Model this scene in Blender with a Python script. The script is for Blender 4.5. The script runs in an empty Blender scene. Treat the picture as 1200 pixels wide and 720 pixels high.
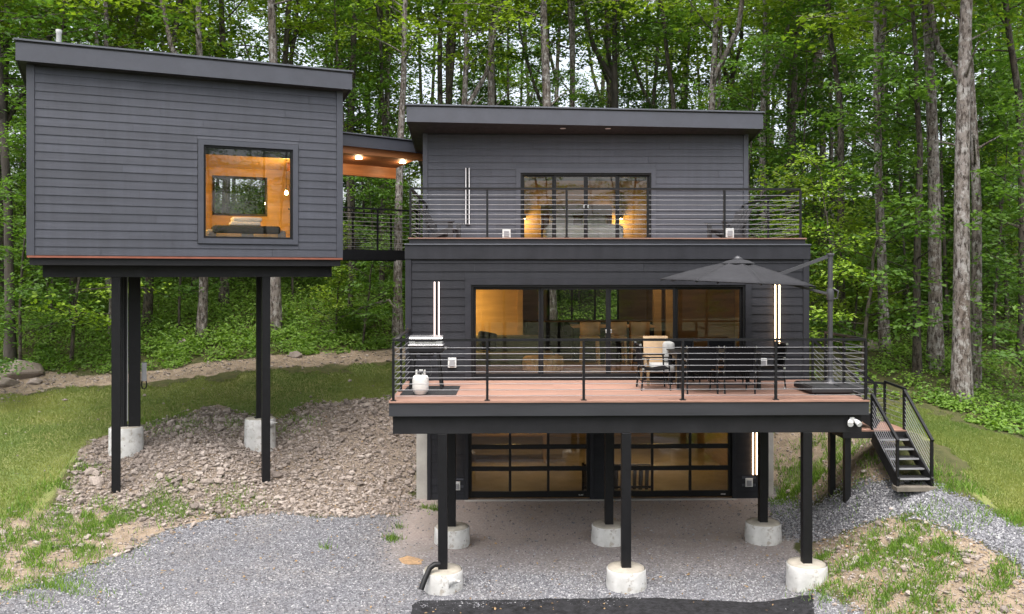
import bpy, math, random
import numpy as np
from mathutils import Vector, Matrix, Euler
random.seed(7)
rng = np.random.default_rng(11)
SC = bpy.context.scene
COL = SC.collection
# ------------------------------------------------------------------ camera, sky, sun, exposure
CZ = 5.65                      # lens height above the garage apron
F = 1000.0                     # focal length in photo pixels (photo is 1200 wide)
HZ = 322.0                     # horizon row
YAW = math.atan(0.02)
cam = bpy.data.cameras.new('camera'); camo = bpy.data.objects.new('camera', cam); COL.objects.link(camo)
cam.sensor_width = 36; cam.lens = 36 * F / 1200
cam.shift_y = -(360 - HZ) / 1200
cam.clip_start = .1; cam.clip_end = 2000
camo.location = (0, 0, CZ); camo.rotation_euler = (math.pi / 2, 0, -YAW)
SC.camera = camo
SUN_EL, SUN_AZ = math.radians(68), math.radians(196)     # azimuth clockwise from +Y: behind the camera, a little left
w = bpy.data.worlds.new('World'); SC.world = w; w.use_nodes = True
wn = w.node_tree.nodes; wn.clear()
sky = wn.new('ShaderNodeTexSky'); sky.sky_type = 'NISHITA'; sky.sun_disc = False
sky.sun_elevation = SUN_EL; sky.sun_rotation = SUN_AZ; sky.air_density = 1.0; sky.dust_density = 6.0; sky.ozone_density = 1.0
bg = wn.new('ShaderNodeBackground'); bg.inputs[1].default_value = .15
wo = wn.new('ShaderNodeOutputWorld')
hs = wn.new('ShaderNodeHueSaturation'); hs.inputs['Saturation'].default_value = .42        # thin overcast
w.node_tree.links.new(sky.outputs[0], hs.inputs['Color']); w.node_tree.links.new(hs.outputs[0], bg.inputs[0]); w.node_tree.links.new(bg.outputs[0], wo.inputs[0])
sl = bpy.data.lights.new('sun', 'SUN'); sl.energy = 1.0; sl.angle = math.radians(75); sl.color = (1, .965, .92)
so = bpy.data.objects.new('sun', sl); COL.objects.link(so)
sd = Vector((math.sin(SUN_AZ) * math.cos(SUN_EL), math.cos(SUN_AZ) * math.cos(SUN_EL), math.sin(SUN_EL)))
so.rotation_euler = (-sd).to_track_quat('-Z', 'Y').to_euler()
so.location = sd * 60
SC.view_settings.view_transform = 'Standard'; SC.view_settings.look = 'None'
SC.view_settings.exposure = 1.65; SC.view_settings.gamma = 1
SC.cycles.max_bounces = 8; SC.cycles.transparent_max_bounces = 12; SC.cycles.use_denoising = True
SC.cycles.sample_clamp_indirect = 4

# ------------------------------------------------------------------ photo pixel -> place
_cs, _sn = math.cos(YAW), math.sin(YAW)
def ray(px, py):
    k = (px - 600) / F
    return Vector((_sn + k * _cs, _cs - k * _sn, (HZ - py) / F))
def atY(px, py, Y):            # point on the vertical plane y = Y
    r = ray(px, py); r *= Y / r.y
    return Vector((r.x, r.y, CZ + r.z))
def atD(px, py, d):            # point at depth d
    r = ray(px, py) * d
    return Vector((r.x, r.y, CZ + r.z))
def atP(px, py, p, n):         # point on a plane
    r = ray(px, py); o = Vector((0, 0, CZ))
    return o + r * ((p - o).dot(n) / r.dot(n))

# ------------------------------------------------------------------ materials
MATS = {}
def lin(c): return tuple(((x / 255) / 12.92 if x / 255 <= .04045 else ((x / 255 + .055) / 1.055) ** 2.4) for x in c)
def newmat(name):
    m = bpy.data.materials.new(name); m.use_nodes = True
    nt = m.node_tree; nt.nodes.clear()
    out = nt.nodes.new('ShaderNodeOutputMaterial'); MATS[name] = m
    return m, nt, out
def N(nt, kind, **kw):
    n = nt.nodes.new(kind)
    for k, v in kw.items(): setattr(n, k, v)
    return n
def noise(nt, vec, scale, detail=4, rough=.6):
    n = N(nt, 'ShaderNodeTexNoise'); n.inputs['Scale'].default_value = scale
    n.inputs['Detail'].default_value = detail; n.inputs['Roughness'].default_value = rough
    if vec is not None: nt.links.new(vec, n.inputs['Vector'])
    return n.outputs['Fac']
def ramp(nt, fac, stops):
    r = N(nt, 'ShaderNodeValToRGB'); e = r.color_ramp.elements
    while len(e) < len(stops): e.new(.5)
    for el, (p, c) in zip(e, stops):
        el.position = p; el.color = (*c, 1) if len(c) == 3 else c
    nt.links.new(fac, r.inputs[0]); return r.outputs[0]
def mixc(nt, fac, a, b, blend='MIX'):
    m = N(nt, 'ShaderNodeMix', data_type='RGBA', blend_type=blend)
    for s, v in ((0, fac), (6, a), (7, b)):
        if hasattr(v, 'links'): nt.links.new(v, m.inputs[s])
        else: m.inputs[s].default_value = v if s == 0 else (*v, 1)
    return m.outputs[2]
def math_(nt, op, a, b=0.0, clamp=False):
    m = N(nt, 'ShaderNodeMath', operation=op, use_clamp=clamp)
    for i, v in enumerate((a, b)):
        if hasattr(v, 'links'): nt.links.new(v, m.inputs[i])
        else: m.inputs[i].default_value = v
    return m.outputs[0]
def pm(name, col, rough=.6, metal=0, nscale=6, var=.2, bump=.15, bscale=None, stretch=(1, 1, 1), objvar=0, spec=.5, tint=None, streak=0):
    """general procedural surface: colour mottled by noise, fine relief, optional change from piece to piece"""
    m, nt, out = newmat(name)
    b = N(nt, 'ShaderNodeBsdfPrincipled'); nt.links.new(b.outputs[0], out.inputs[0])
    tc = N(nt, 'ShaderNodeTexCoord'); mp = N(nt, 'ShaderNodeMapping'); mp.inputs['Scale'].default_value = stretch
    nt.links.new(tc.outputs['Object'], mp.inputs[0]); v = mp.outputs[0]
    oi = N(nt, 'ShaderNodeObjectInfo')
    va = N(nt, 'ShaderNodeVectorMath', operation='ADD'); nt.links.new(v, va.inputs[0])
    sc = N(nt, 'ShaderNodeVectorMath', operation='SCALE'); cb = N(nt, 'ShaderNodeCombineXYZ')
    for i in range(3): nt.links.new(oi.outputs['Random'], cb.inputs[i])
    nt.links.new(cb.outputs[0], sc.inputs[0]); sc.inputs['Scale'].default_value = 37.0
    nt.links.new(sc.outputs[0], va.inputs[1]); v = va.outputs[0]
    n1 = noise(nt, v, nscale, 6)
    lo = tuple(c * (1 - var) for c in col); hi = tuple(min(1, c * (1 + var)) for c in (tint or col))
    c = ramp(nt, n1, [(.3, lo), (.7, hi)])
    if objvar:
        f = math_(nt, 'ADD', math_(nt, 'MULTIPLY', oi.outputs['Random'], 2 * objvar), 1 - objvar)
        cc = N(nt, 'ShaderNodeCombineColor')
        for i in range(3): nt.links.new(f, cc.inputs[i])
        c = mixc(nt, 1.0, c, cc.outputs[0], 'MULTIPLY')
    if streak:          # rain streaks and dust that run on from board to board
        ge = N(nt, 'ShaderNodeNewGeometry'); sm_ = N(nt, 'ShaderNodeMapping'); sm_.inputs['Scale'].default_value = (4, 4, .35); nt.links.new(ge.outputs['Position'], sm_.inputs[0])
        c = mixc(nt, 1.0, c, ramp(nt, noise(nt, sm_.outputs[0], 1.3, 6, .7), [(.32, (1 - streak,) * 3), (.68, (1 + streak * .6,) * 3)]), 'MULTIPLY')
        c = mixc(nt, ramp(nt, noise(nt, ge.outputs['Position'], 26, 2), [(.74, (0, 0, 0)), (.80, (.25, .25, .25))]), c, (.25, .25, .25))
    nt.links.new(c, b.inputs['Base Color'])
    b.inputs['Roughness'].default_value = rough; b.inputs['Metallic'].default_value = metal
    b.inputs['Specular IOR Level'].default_value = spec
    if rough > .2:
        r = ramp(nt, noise(nt, v, nscale * 2.3, 3), [(.3, (rough * .85,) * 3), (.7, (min(1, rough * 1.12),) * 3)])
        nt.links.new(r, b.inputs['Roughness'])
    if bump:
        bp = N(nt, 'ShaderNodeBump'); bp.inputs['Strength'].default_value = bump; bp.inputs['Distance'].default_value = .02
        nt.links.new(noise(nt, v, bscale or nscale * 5, 5), bp.inputs['Height']); nt.links.new(bp.outputs[0], b.inputs['Normal'])
    return m
def glowmat(name, col, strength):
    m, nt, out = newmat(name); e = N(nt, 'ShaderNodeEmission')
    e.inputs[0].default_value = (*col, 1); e.inputs[1].default_value = strength
    nt.links.new(e.outputs[0], out.inputs[0]); return m
def glassmat(name, tint, base):
    m, nt, out = newmat(name)
    t = N(nt, 'ShaderNodeBsdfTransparent'); t.inputs[0].default_value = (*tint, 1)
    g = N(nt, 'ShaderNodeBsdfGlossy'); g.inputs['Roughness'].default_value = .012
    fr = N(nt, 'ShaderNodeFresnel'); fr.inputs[0].default_value = 1.5
    f = math_(nt, 'ADD', math_(nt, 'MULTIPLY', fr.outputs[0], 1.5), base, True)
    mx = N(nt, 'ShaderNodeMixShader'); nt.links.new(f, mx.inputs[0]); nt.links.new(t.outputs[0], mx.inputs[1]); nt.links.new(g.outputs[0], mx.inputs[2])
    tc = N(nt, 'ShaderNodeTexCoord'); bp = N(nt, 'ShaderNodeBump'); bp.inputs['Strength'].default_value = .03
    nt.links.new(noise(nt, tc.outputs['Object'], .9, 1), bp.inputs['Height']); nt.links.new(bp.outputs[0], g.inputs['Normal'])
    nt.links.new(mx.outputs[0], out.inputs[0]); return m
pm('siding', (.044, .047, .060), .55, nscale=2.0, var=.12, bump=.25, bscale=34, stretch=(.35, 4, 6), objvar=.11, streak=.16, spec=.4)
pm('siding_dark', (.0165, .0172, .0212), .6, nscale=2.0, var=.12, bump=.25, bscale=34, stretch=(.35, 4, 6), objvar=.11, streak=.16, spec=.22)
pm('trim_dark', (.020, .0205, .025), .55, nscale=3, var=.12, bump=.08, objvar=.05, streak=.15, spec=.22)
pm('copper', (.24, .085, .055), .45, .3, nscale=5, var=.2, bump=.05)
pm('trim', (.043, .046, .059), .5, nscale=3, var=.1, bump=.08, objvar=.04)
pm('roof_metal', (.085, .09, .105), .4, .3, nscale=2, var=.12, bump=.03)
pm('soffit', (.025, .025, .028), .6, nscale=3, var=.1, bump=.05)
pm('steel_black', (.0055, .0055, .0065), .5, .0, nscale=7, var=.25, bump=.06, bscale=60, spec=.28)
pm('beam_black', (.011, .011, .0125), .55, .0, nscale=2.5, var=.25, bump=.1, bscale=40, spec=.3)
pm('fascia_dark', (.022, .023, .027), .5, nscale=2, var=.12, bump=.08, bscale=40, stretch=(.3, 2, 2))
pm('frame_black', (.006, .006, .007), .4, .0, nscale=5, var=.15, bump=.02, spec=.3)
pm('cable_steel', (.19, .19, .20), .4, .3, nscale=20, var=.1, bump=0)
pm('steel_bright', (.62, .62, .63), .28, .9, nscale=9, var=.15, bump=.03)
pm('deck_board', (.225, .122, .088), .6, nscale=3, var=.2, bump=.2, bscale=30, stretch=(.25, 5, 5), objvar=.16, tint=(.255, .148, .11))
pm('cedar', (.36, .14, .05), .5, nscale=2.5, var=.3, bump=.12, bscale=20, stretch=(.3, 5, 5), objvar=.12)
pm('cedar_dark', (.20, .075, .03), .55, nscale=2.5, var=.35, bump=.12, bscale=20, stretch=(.3, 5, 5), objvar=.2)
pm('pine_panel', (.50, .34, .14), .5, nscale=2, var=.2, bump=.05, bscale=18, stretch=(.4, .4, 3))
pm('plywood', (.30, .21, .11), .55, nscale=2, var=.25, bump=.05, bscale=18, stretch=(.4, .4, 3))
pm('wood_pale', (.55, .36, .17), .45, nscale=5, var=.15, bump=.05, stretch=(1, 1, .3))
pm('wood_chair', (.22, .14, .065), .5, nscale=5, var=.2, bump=.08, stretch=(1, 1, .3))
pm('cushion_white', (.34, .34, .33), .9, nscale=12, var=.12, bump=.35, bscale=60)
pm('floor_wood', (.30, .19, .11), .4, nscale=3, var=.25, bump=.05, stretch=(.3, 4, 1))
pm('concrete', (.36, .34, .31), .85, nscale=1.6, var=.2, bump=.25, bscale=26)
pm('concrete_floor', (.33, .29, .24), .6, nscale=1.2, var=.2, bump=.06, bscale=26)
pm('footing_top', (.29, .265, .22), .9, nscale=5, var=.2, bump=.3, bscale=30)
pm('white_plastic', (.6, .6, .59), .35, nscale=4, var=.04, bump=.02)
pm('grey_plastic', (.25, .25, .26), .4, nscale=4, var=.08, bump=.02)
pm('tank_white', (.55, .55, .53), .35, nscale=6, var=.08, bump=.03)
pm('cloth_white', (.85, .84, .82), .9, nscale=12, var=.12, bump=.35, bscale=60)
pm('cloth_olive', (.10, .095, .055), .9, nscale=9, var=.2, bump=.3, bscale=70)
pm('cloth_dark', (.018, .022, .020), .9, nscale=9, var=.3, bump=.3, bscale=70)
pm('cloth_grey', (.36, .36, .36), .9, nscale=9, var=.15, bump=.3, bscale=70)
pm('rug', (.45, .44, .43), .95, nscale=7, var=.45, bump=.3, bscale=90)
pm('mesh_fabric', (.005, .005, .006), .95, nscale=60, var=.35, bump=.25, bscale=150, spec=.12)
pm('canopy_cloth', (.028, .028, .031), .95, spec=.15, nscale=3, var=.12, bump=.12, bscale=50, objvar=.08)
pm('umbrella_metal', (.05, .05, .055), .45, .2, nscale=5, var=.1, bump=.02)
pm('base_plastic', (.016, .016, .018), .6, nscale=6, var=.18, bump=.1)
pm('mat_black', (.008, .008, .009), .9, nscale=9, var=.2, bump=.3, bscale=90)
def barkmat(name, dark, mid, pale, lichen):
    m, nt, out = newmat(name); b = N(nt, 'ShaderNodeBsdfPrincipled'); nt.links.new(b.outputs[0], out.inputs[0]); b.inputs['Roughness'].default_value = .95; b.inputs['Specular IOR Level'].default_value = .2
    tc = N(nt, 'ShaderNodeTexCoord'); mp = N(nt, 'ShaderNodeMapping'); mp.inputs['Scale'].default_value = (1, 1, .35); nt.links.new(tc.outputs['Object'], mp.inputs[0]); v = mp.outputs[0]
    n1 = noise(nt, v, 1.6, 4); n2 = noise(nt, v, 13, 6, .75); n3 = noise(nt, tc.outputs['Object'], 4.5, 6, .7)
    c = ramp(nt, n1, [(.35, mid), (.62, pale)])
    c = mixc(nt, ramp(nt, n3, [(.50, (0, 0, 0)), (.58, (1, 1, 1))]), c, lichen)
    c = mixc(nt, ramp(nt, n2, [(.40, (1, 1, 1)), (.53, (0, 0, 0))]), c, dark)
    nt.links.new(c, b.inputs['Base Color'])
    bp = N(nt, 'ShaderNodeBump'); bp.inputs['Strength'].default_value = 1; bp.inputs['Distance'].default_value = .05; nt.links.new(n2, bp.inputs['Height']); nt.links.new(bp.outputs[0], b.inputs['Normal'])
barkmat('bark', (.022, .018, .014), (.065, .052, .040), (.11, .095, .078), (.085, .080, .066))
barkmat('bark_pale', (.040, .031, .025), (.13, .105, .088), (.22, .195, .18), (.30, .285, .27))
pm('bark_dark', (.055, .046, .038), .95, nscale=3, var=.6, bump=1, bscale=6, stretch=(1, 1, .3))
pm('deadwood', (.12, .105, .085), .9, nscale=4, var=.3, bump=.5, stretch=(1, 1, .3))
pm('asphalt', (.0085, .0085, .0095), .9, nscale=9, var=.5, bump=.6, bscale=70, tint=(.018, .018, .020), spec=.2)
glassmat('glass', (.80, .82, .80), .05)
glassmat('glass_clear', (.92, .93, .92), .015)
glowmat('led_warm', (1, .64, .38), 4)
glowmat('led_pink', (1, .78, .72), 1.8)
pm('led_off', (.75, .75, .77), .4, nscale=3, var=.02, bump=0)
glowmat('bulb', (1, .62, .22), 40)
glowmat('downlight', (1, .80, .50), 22)
m, nt, out = newmat('footing_white')      # paper form tube with torn, printed skin
b = N(nt, 'ShaderNodeBsdfPrincipled'); nt.links.new(b.outputs[0], out.inputs[0]); b.inputs['Roughness'].default_value = .8
tc = N(nt, 'ShaderNodeTexCoord'); v = tc.outputs['Object']
vo = N(nt, 'ShaderNodeTexVoronoi'); vo.inputs['Scale'].default_value = 7; nt.links.new(v, vo.inputs['Vector'])
c1 = ramp(nt, noise(nt, v, 3, 5), [(.3, (.36, .355, .34)), (.65, (.55, .545, .53))])
c2 = mixc(nt, ramp(nt, vo.outputs['Distance'], [(.07, (1, 1, 1)), (.13, (0, 0, 0))]), c1, (.24, .235, .23))
nt.links.new(mixc(nt, ramp(nt, noise(nt, v, 9, 6), [(.54, (0, 0, 0)), (.66, (.75, .75, .75))]), c2, (.25, .22, .18)), b.inputs['Base Color'])
bp = N(nt, 'ShaderNodeBump'); bp.inputs['Strength'].default_value = .4; nt.links.new(noise(nt, v, 14, 5), bp.inputs['Height']); nt.links.new(bp.outputs[0], b.inputs['Normal'])
def leafmat(name, dark, light, trans, objvar=.25):
    m, nt, out = newmat(name)
    at = N(nt, 'ShaderNodeAttribute', attribute_name='tint'); oi = N(nt, 'ShaderNodeObjectInfo')
    f = math_(nt, 'ADD', math_(nt, 'MULTIPLY', at.outputs['Fac'], 1 - objvar), math_(nt, 'MULTIPLY', oi.outputs['Random'], objvar))
    c = ramp(nt, f, [(0, dark), (1, light)])
    d = N(nt, 'ShaderNodeBsdfPrincipled'); nt.links.new(c, d.inputs['Base Color']); d.inputs['Roughness'].default_value = .5; d.inputs['Specular IOR Level'].default_value = .35
    t = N(nt, 'ShaderNodeBsdfTranslucent')
    nt.links.new(mixc(nt, 1.0, c, (1.15, 1.25, .5), 'MULTIPLY'), t.inputs[0])
    mx = N(nt, 'ShaderNodeMixShader'); mx.inputs[0].default_value = trans
    nt.links.new(d.outputs[0], mx.inputs[1]); nt.links.new(t.outputs[0], mx.inputs[2]); nt.links.new(mx.outputs[0], out.inputs[0]); return m
leafmat('leaf', (.075, .140, .016), (.245, .325, .040), .54)
leafmat('leaf_deep', (.050, .115, .024), (.140, .240, .044), .52)
leafmat('leaf_yellow', (.13, .23, .025), (.28, .40, .05), .48)
leafmat('weed', (.060, .135, .018), (.20, .32, .045), .40, 0)
leafmat('lawn', (.105, .165, .036), (.26, .275, .075), .34, 0)
m, nt, out = newmat('stone_chips')        # colour from each chip's own tint
at = N(nt, 'ShaderNodeAttribute', attribute_name='tint'); b = N(nt, 'ShaderNodeBsdfPrincipled'); b.inputs['Roughness'].default_value = .85
tc = N(nt, 'ShaderNodeTexCoord'); c = ramp(nt, at.outputs['Fac'], [(0, (.10, .080, .069)), (.35, (.19, .152, .130)), (.7, (.26, .215, .186)), (1, (.37, .32, .285))])
nt.links.new(mixc(nt, .35, c, ramp(nt, noise(nt, tc.outputs['Object'], 30, 4), [(.3, (.09, .073, .062)), (.7, (.29, .255, .22))])), b.inputs['Base Color']); nt.links.new(b.outputs[0], out.inputs[0])
m, nt, out = newmat('gravel_chips')
at = N(nt, 'ShaderNodeAttribute', attribute_name='tint'); b = N(nt, 'ShaderNodeBsdfPrincipled'); b.inputs['Roughness'].default_value = .8
nt.links.new(ramp(nt, at.outputs['Fac'], [(0, (.055, .055, .062)), (.5, (.125, .125, .137)), (.85, (.19, .19, .202)), (1, (.29, .29, .295))]), b.inputs['Base Color']); nt.links.new(b.outputs[0], out.inputs[0])

# ------------------------------------------------------------------ mesh helpers
def np_mesh(name, V, Fc, mat, tint=None, smooth=False):
    V = np.asarray(V, np.float32).reshape(-1, 3); Fc = np.asarray(Fc, np.int32); k = Fc.shape[1]
    me = bpy.data.meshes.new(name)
    me.vertices.add(len(V)); me.vertices.foreach_set('co', V.ravel())
    me.loops.add(Fc.size); me.loops.foreach_set('vertex_index', Fc.ravel())
    me.polygons.add(len(Fc)); me.polygons.foreach_set('loop_start', np.arange(0, Fc.size, k, dtype=np.int32))
    me.polygons.foreach_set('use_smooth', np.full(len(Fc), smooth))
    if tint is not None:
        a = me.attributes.new('tint', 'FLOAT', 'POINT'); a.data.foreach_set('value', np.asarray(tint, np.float32))
    me.update(calc_edges=True); me.validate()
    if mat: me.materials.append(MATS[mat])
    return me
class MB:
    def __init__(s): s.v = []; s.f = []; s.smooth = set()
    def add(s, vs, fs, smooth=False):
        o = len(s.v); s.v += [tuple(p) for p in vs]
        for f in fs:
            if smooth: s.smooth.add(len(s.f))
            s.f.append(tuple(i + o for i in f))
        return s
    def box(s, x0, x1, y0, y1, z0, z1):
        return s.add([(x0, y0, z0), (x1, y0, z0), (x1, y1, z0), (x0, y1, z0), (x0, y0, z1), (x1, y0, z1), (x1, y1, z1), (x0, y1, z1)],
                     [(0, 3, 2, 1), (4, 5, 6, 7), (0, 1, 5, 4), (1, 2, 6, 5), (2, 3, 7, 6), (3, 0, 4, 7)])
    def cbox(s, c, d): return s.box(c[0] - d[0] / 2, c[0] + d[0] / 2, c[1] - d[1] / 2, c[1] + d[1] / 2, c[2] - d[2] / 2, c[2] + d[2] / 2)
    def prism(s, poly, z0, z1):       # poly: list of (x,y); z0/z1 numbers or per-vertex lists
        n = len(poly); a = z0 if isinstance(z0, (list, tuple)) else [z0] * n; c = z1 if isinstance(z1, (list, tuple)) else [z1] * n
        vs = [(p[0], p[1], a[i]) for i, p in enumerate(poly)] + [(p[0], p[1], c[i]) for i, p in enumerate(poly)]
        return s.add(vs, [tuple(range(n - 1, -1, -1)), tuple(range(n, 2 * n))] + [(i, (i + 1) % n, (i + 1) % n + n, i + n) for i in range(n)])
    def bar(s, a, b, wd, ht=None, up=(0, 0, 1)):      # rectangular bar from a to b
        a, b = Vector(a), Vector(b); ht = ht or wd; d = (b - a).normalized(); u = Vector(up)
        if abs(d.dot(u)) > .95: u = Vector((0, 1, 0))
        r = d.cross(u).normalized(); u = r.cross(d).normalized(); vs = []
        for p in (a, b):
            for sx, sy in ((-1, -1), (1, -1), (1, 1), (-1, 1)): vs.append(p + r * (sx * wd / 2) + u * (sy * ht / 2))
        return s.add(vs, [(0, 1, 2, 3), (7, 6, 5, 4), (0, 4, 5, 1), (1, 5, 6, 2), (2, 6, 7, 3), (3, 7, 4, 0)])
    def tube(s, pts, rad, n=8, cap=True):
        pts = [Vector(p) for p in pts]; rad = rad if isinstance(rad, (list, tuple)) else [rad] * len(pts)
        o = []; ref = Vector((0.3, .9, .2)).normalized()
        for i, p in enumerate(pts):
            d = (pts[min(i + 1, len(pts) - 1)] - pts[max(i - 1, 0)]).normalized()
            r = d.cross(ref)
            if r.length < .1: r = d.cross(Vector((1, 0, 0)))
            r.normalize(); u = r.cross(d)
            o += [p + (r * math.cos(2 * math.pi * k / n) + u * math.sin(2 * math.pi * k / n)) * rad[i] for k in range(n)]
        fs = [(i * n + k, i * n + (k + 1) % n, (i + 1) * n + (k + 1) % n, (i + 1) * n + k) for i in range(len(pts) - 1) for k in range(n)]
        s.add(o, fs, True)
        if cap: s.add([o[k] for k in range(n)], [tuple(range(n - 1, -1, -1))]); s.add([o[-n + k] for k in range(n)], [tuple(range(n))])
        return s
    def lathe(s, c, prof, n=20, smooth=True):          # prof: (radius, z) from the bottom up
        vs = [(c[0] + r * math.cos(2 * math.pi * k / n), c[1] + r * math.sin(2 * math.pi * k / n), c[2] + z) for r, z in prof for k in range(n)]
        fs = [(i * n + k, i * n + (k + 1) % n, (i + 1) * n + (k + 1) % n, (i + 1) * n + k) for i in range(len(prof) - 1) for k in range(n)]
        s.add(vs, fs, smooth)
        s.add(vs[:n], [tuple(range(n - 1, -1, -1))]); s.add(vs[-n:], [tuple(range(n))]); return s
    def mesh(s, name, mat, shift=(0, 0, 0), bevel=0):
        me = bpy.data.meshes.new(name)
        me.from_pydata([(p[0] - shift[0], p[1] - shift[1], p[2] - shift[2]) for p in s.v], [], s.f)
        for i in s.smooth: me.polygons[i].use_smooth = True
        if mat: me.materials.append(MATS[mat])
        return me
SHIFT = {}
def link(name, me, parent=None):
    o = bpy.data.objects.new(name, me); COL.objects.link(o)
    if parent is not None: o.parent = parent
    return o
def tag(o, label=None, cat=None, group=None, kind=None):
    for k, v in (('label', label), ('category', cat), ('group', group), ('kind', kind)):
        if v: o[k] = v
    return o
def thing(name, label, cat, loc=(0, 0, 0), rz=0, group=None, world=True):
    o = link(name, None); o.location = loc; o.rotation_euler = (0, 0, rz); o.empty_display_size = .2
    SHIFT[o] = Vector(loc) if world else Vector((0, 0, 0))      # world: parts are given in world coordinates
    return tag(o, label, cat, group)
def shift_of(o):
    while o.parent is not None: o = o.parent
    return SHIFT.get(o, Vector((0, 0, 0)))
def part(name, mb, mat, parent, bevel=0, label=None):
    o = link(name, mb.mesh(name, mat, shift_of(parent)), parent)
    if bevel: bev(o, bevel)
    if label: o['label'] = label
    return o
def bev(o, wdt, seg=2):
    m = o.modifiers.new('bevel', 'BEVEL'); m.width = wdt; m.segments = seg; m.limit_method = 'ANGLE'; return o
def single(name, mb, mat, label, cat, group=None, bevel=0, kind=None, loc=(0, 0, 0)):
    o = link(name, mb.mesh(name, mat, loc)); o.location = loc
    if bevel: bev(o, bevel)
    return tag(o, label, cat, group, kind)
def copy_tree(o, parent=None):
    c = o.copy(); COL.objects.link(c); c.parent = parent
    for ch in o.children: copy_tree(ch, c)
    return c

# ------------------------------------------------------------------ noise on arrays
def vnoise(x, y, seed=0):
    xi = np.floor(x).astype(np.int64); yi = np.floor(y).astype(np.int64); xf = x - xi; yf = y - yi
    u = xf * xf * (3 - 2 * xf); v = yf * yf * (3 - 2 * yf)
    def h(a, b):
        n = (a * 374761393 + b * 668265263 + seed * 1442695041) & 0x7fffffff
        n = ((n ^ (n >> 13)) * 1274126177) & 0x7fffffff
        return ((n ^ (n >> 16)) & 0xffff) / 65535.0
    return (h(xi, yi) * (1 - u) + h(xi + 1, yi) * u) * (1 - v) + (h(xi, yi + 1) * (1 - u) + h(xi + 1, yi + 1) * u) * v
def fbm(x, y, seed=0, o=4):
    t = 0; a = .5
    for i in range(o): t = t + a * vnoise(x * 2 ** i, y * 2 ** i, seed + i * 17); a *= .5
    return t / (1 - .5 ** o)

# ------------------------------------------------------------------ lie of the land
XL, XR = -1.9, 6.8                     # sides of the main house
YF, YM, YG, YU, YB = 15.4, 18.45, 20.7, 22.9, 29.0   # deck front, main wall, garage wall, upper wall, back
CTRL = []
def cp(px, py, d): p = atD(px, py, d); CTRL.append((p.x, p.y, p.z))
for a in [(138, 575, 19.3), (315, 566, 20.6), (147, 528, 20.9), (303, 525, 22.5), (150, 470, 24.4), (100, 430, 27.8), (175, 385, 31.2), (300, 430, 27.2),
          (300, 605, 19.2), (420, 606, 18.85), (200, 625, 18.0), (100, 645, 17.0), (0, 600, 17.6), (0, 700, 14.1), (450, 500, 23), (440, 440, 27.2), (420, 380, 32.5), (250, 540, 20.4),
          (1070, 568, 16.5), (1150, 500, 20.4), (1128, 468, 22.3), (1038, 412, 25.9), (1075, 440, 24.2), (925, 560, 21), (1000, 530, 19), (1006, 543, 17.9), (970, 508, 21.5),
          (950, 600, 18.8), (960, 685, 15.4), (1010, 722, 14), (1080, 660, 14.3), (1200, 700, 13), (1200, 650, 13.8), (1200, 600, 15.4), (1160, 545, 17.5), (1200, 470, 23), (10, 450, 26), (0, 520, 21)]: cp(*a)
for X, Y, Z in [(-2, 13, -.14), (2, 13, -.16), (5.0, 13.2, -.1), (0, 15.4, -.06), (3, 15.4, -.07), (5.6, 15.4, -.05), (-1.5, 17.9, .04), (3, 18, .03), (6.2, 18, .05), (5.65, 17.9, .03), (6.35, 19.2, .12), (5.6, 16.7, -.02), (6.3, 17.0, .08), (-1.9, 20.7, .2), (2.4, 20.7, .18), (6.4, 20.7, .2),
                (-4, 15, .0), (-6, 14, .05), (0, 8, -.4), (-10, 6, -.2), (10, 7, .5), (0, 0, -.8), (-18, 0, -.5), (18, 0, .4), (0, -30, -1.5), (-40, -30, -1), (40, -30, 0), (-2.4, 24, 1.9), (-2.6, 28, 2.7),
                (7.4, 25, 2.5), (2.4, 31, 3.1), (2.4, 38, 5.4), (-12, 40, 6.4), (14, 38, 6.6), (0, 60, 10), (-35, 60, 11), (35, 60, 11), (-30, 25, 2.8), (30, 22, 3.4), (0, 100, 8), (-60, 100, 8), (60, 100, 8), (0, 180, -6), (-120, 180, -6), (120, 180, -6), (-24, 14, .8), (22, 12, 1.7)]:
    CTRL.append((X, Y, Z))
CTRL = np.array(CTRL)
def _tps(r2): return np.where(r2 > 1e-9, r2 * np.log(np.maximum(r2, 1e-9)), 0)
_n = len(CTRL); _A = np.zeros((_n + 3, _n + 3)); _d = CTRL[:, None, :2] - CTRL[None, :, :2]
_A[:_n, :_n] = _tps((_d ** 2).sum(-1)) + np.eye(_n) * .04; _A[:_n, _n] = 1; _A[:_n, _n + 1:] = CTRL[:, :2]; _A[_n:, :_n] = _A[:_n, _n:].T
_W = np.linalg.solve(_A, np.concatenate([CTRL[:, 2], np.zeros(3)]))
def ground(x, y):
    x = np.atleast_1d(np.asarray(x, float)); y = np.atleast_1d(np.asarray(y, float)); out_ = np.zeros(x.shape)
    for i in range(_n): out_ += _W[i] * _tps((x - CTRL[i, 0]) ** 2 + (y - CTRL[i, 1]) ** 2)
    z = out_ + _W[_n] + _W[_n + 1] * x + _W[_n + 2] * y
    far = np.clip((y - 28) / 12, 0, 1)
    z += (fbm(x * .35, y * .35, 5) - .5) * .9 * far + (fbm(x * 1.7, y * 1.7, 9, 3) - .5) * (.05 + .15 * far)
    k = np.clip((x - XL + .6) / .5, 0, 1) * np.clip((XR + .3 - x) / .5, 0, 1) * np.clip((y - 18.6) / 1.2, 0, 1) * (y < 20.95)     # levelled apron before the garage
    z = z * (1 - k) + k * (.215 - .05 * np.maximum(0, 20.6 - y))
    return z
def gz(x, y): return float(ground(x, y)[0])
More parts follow.
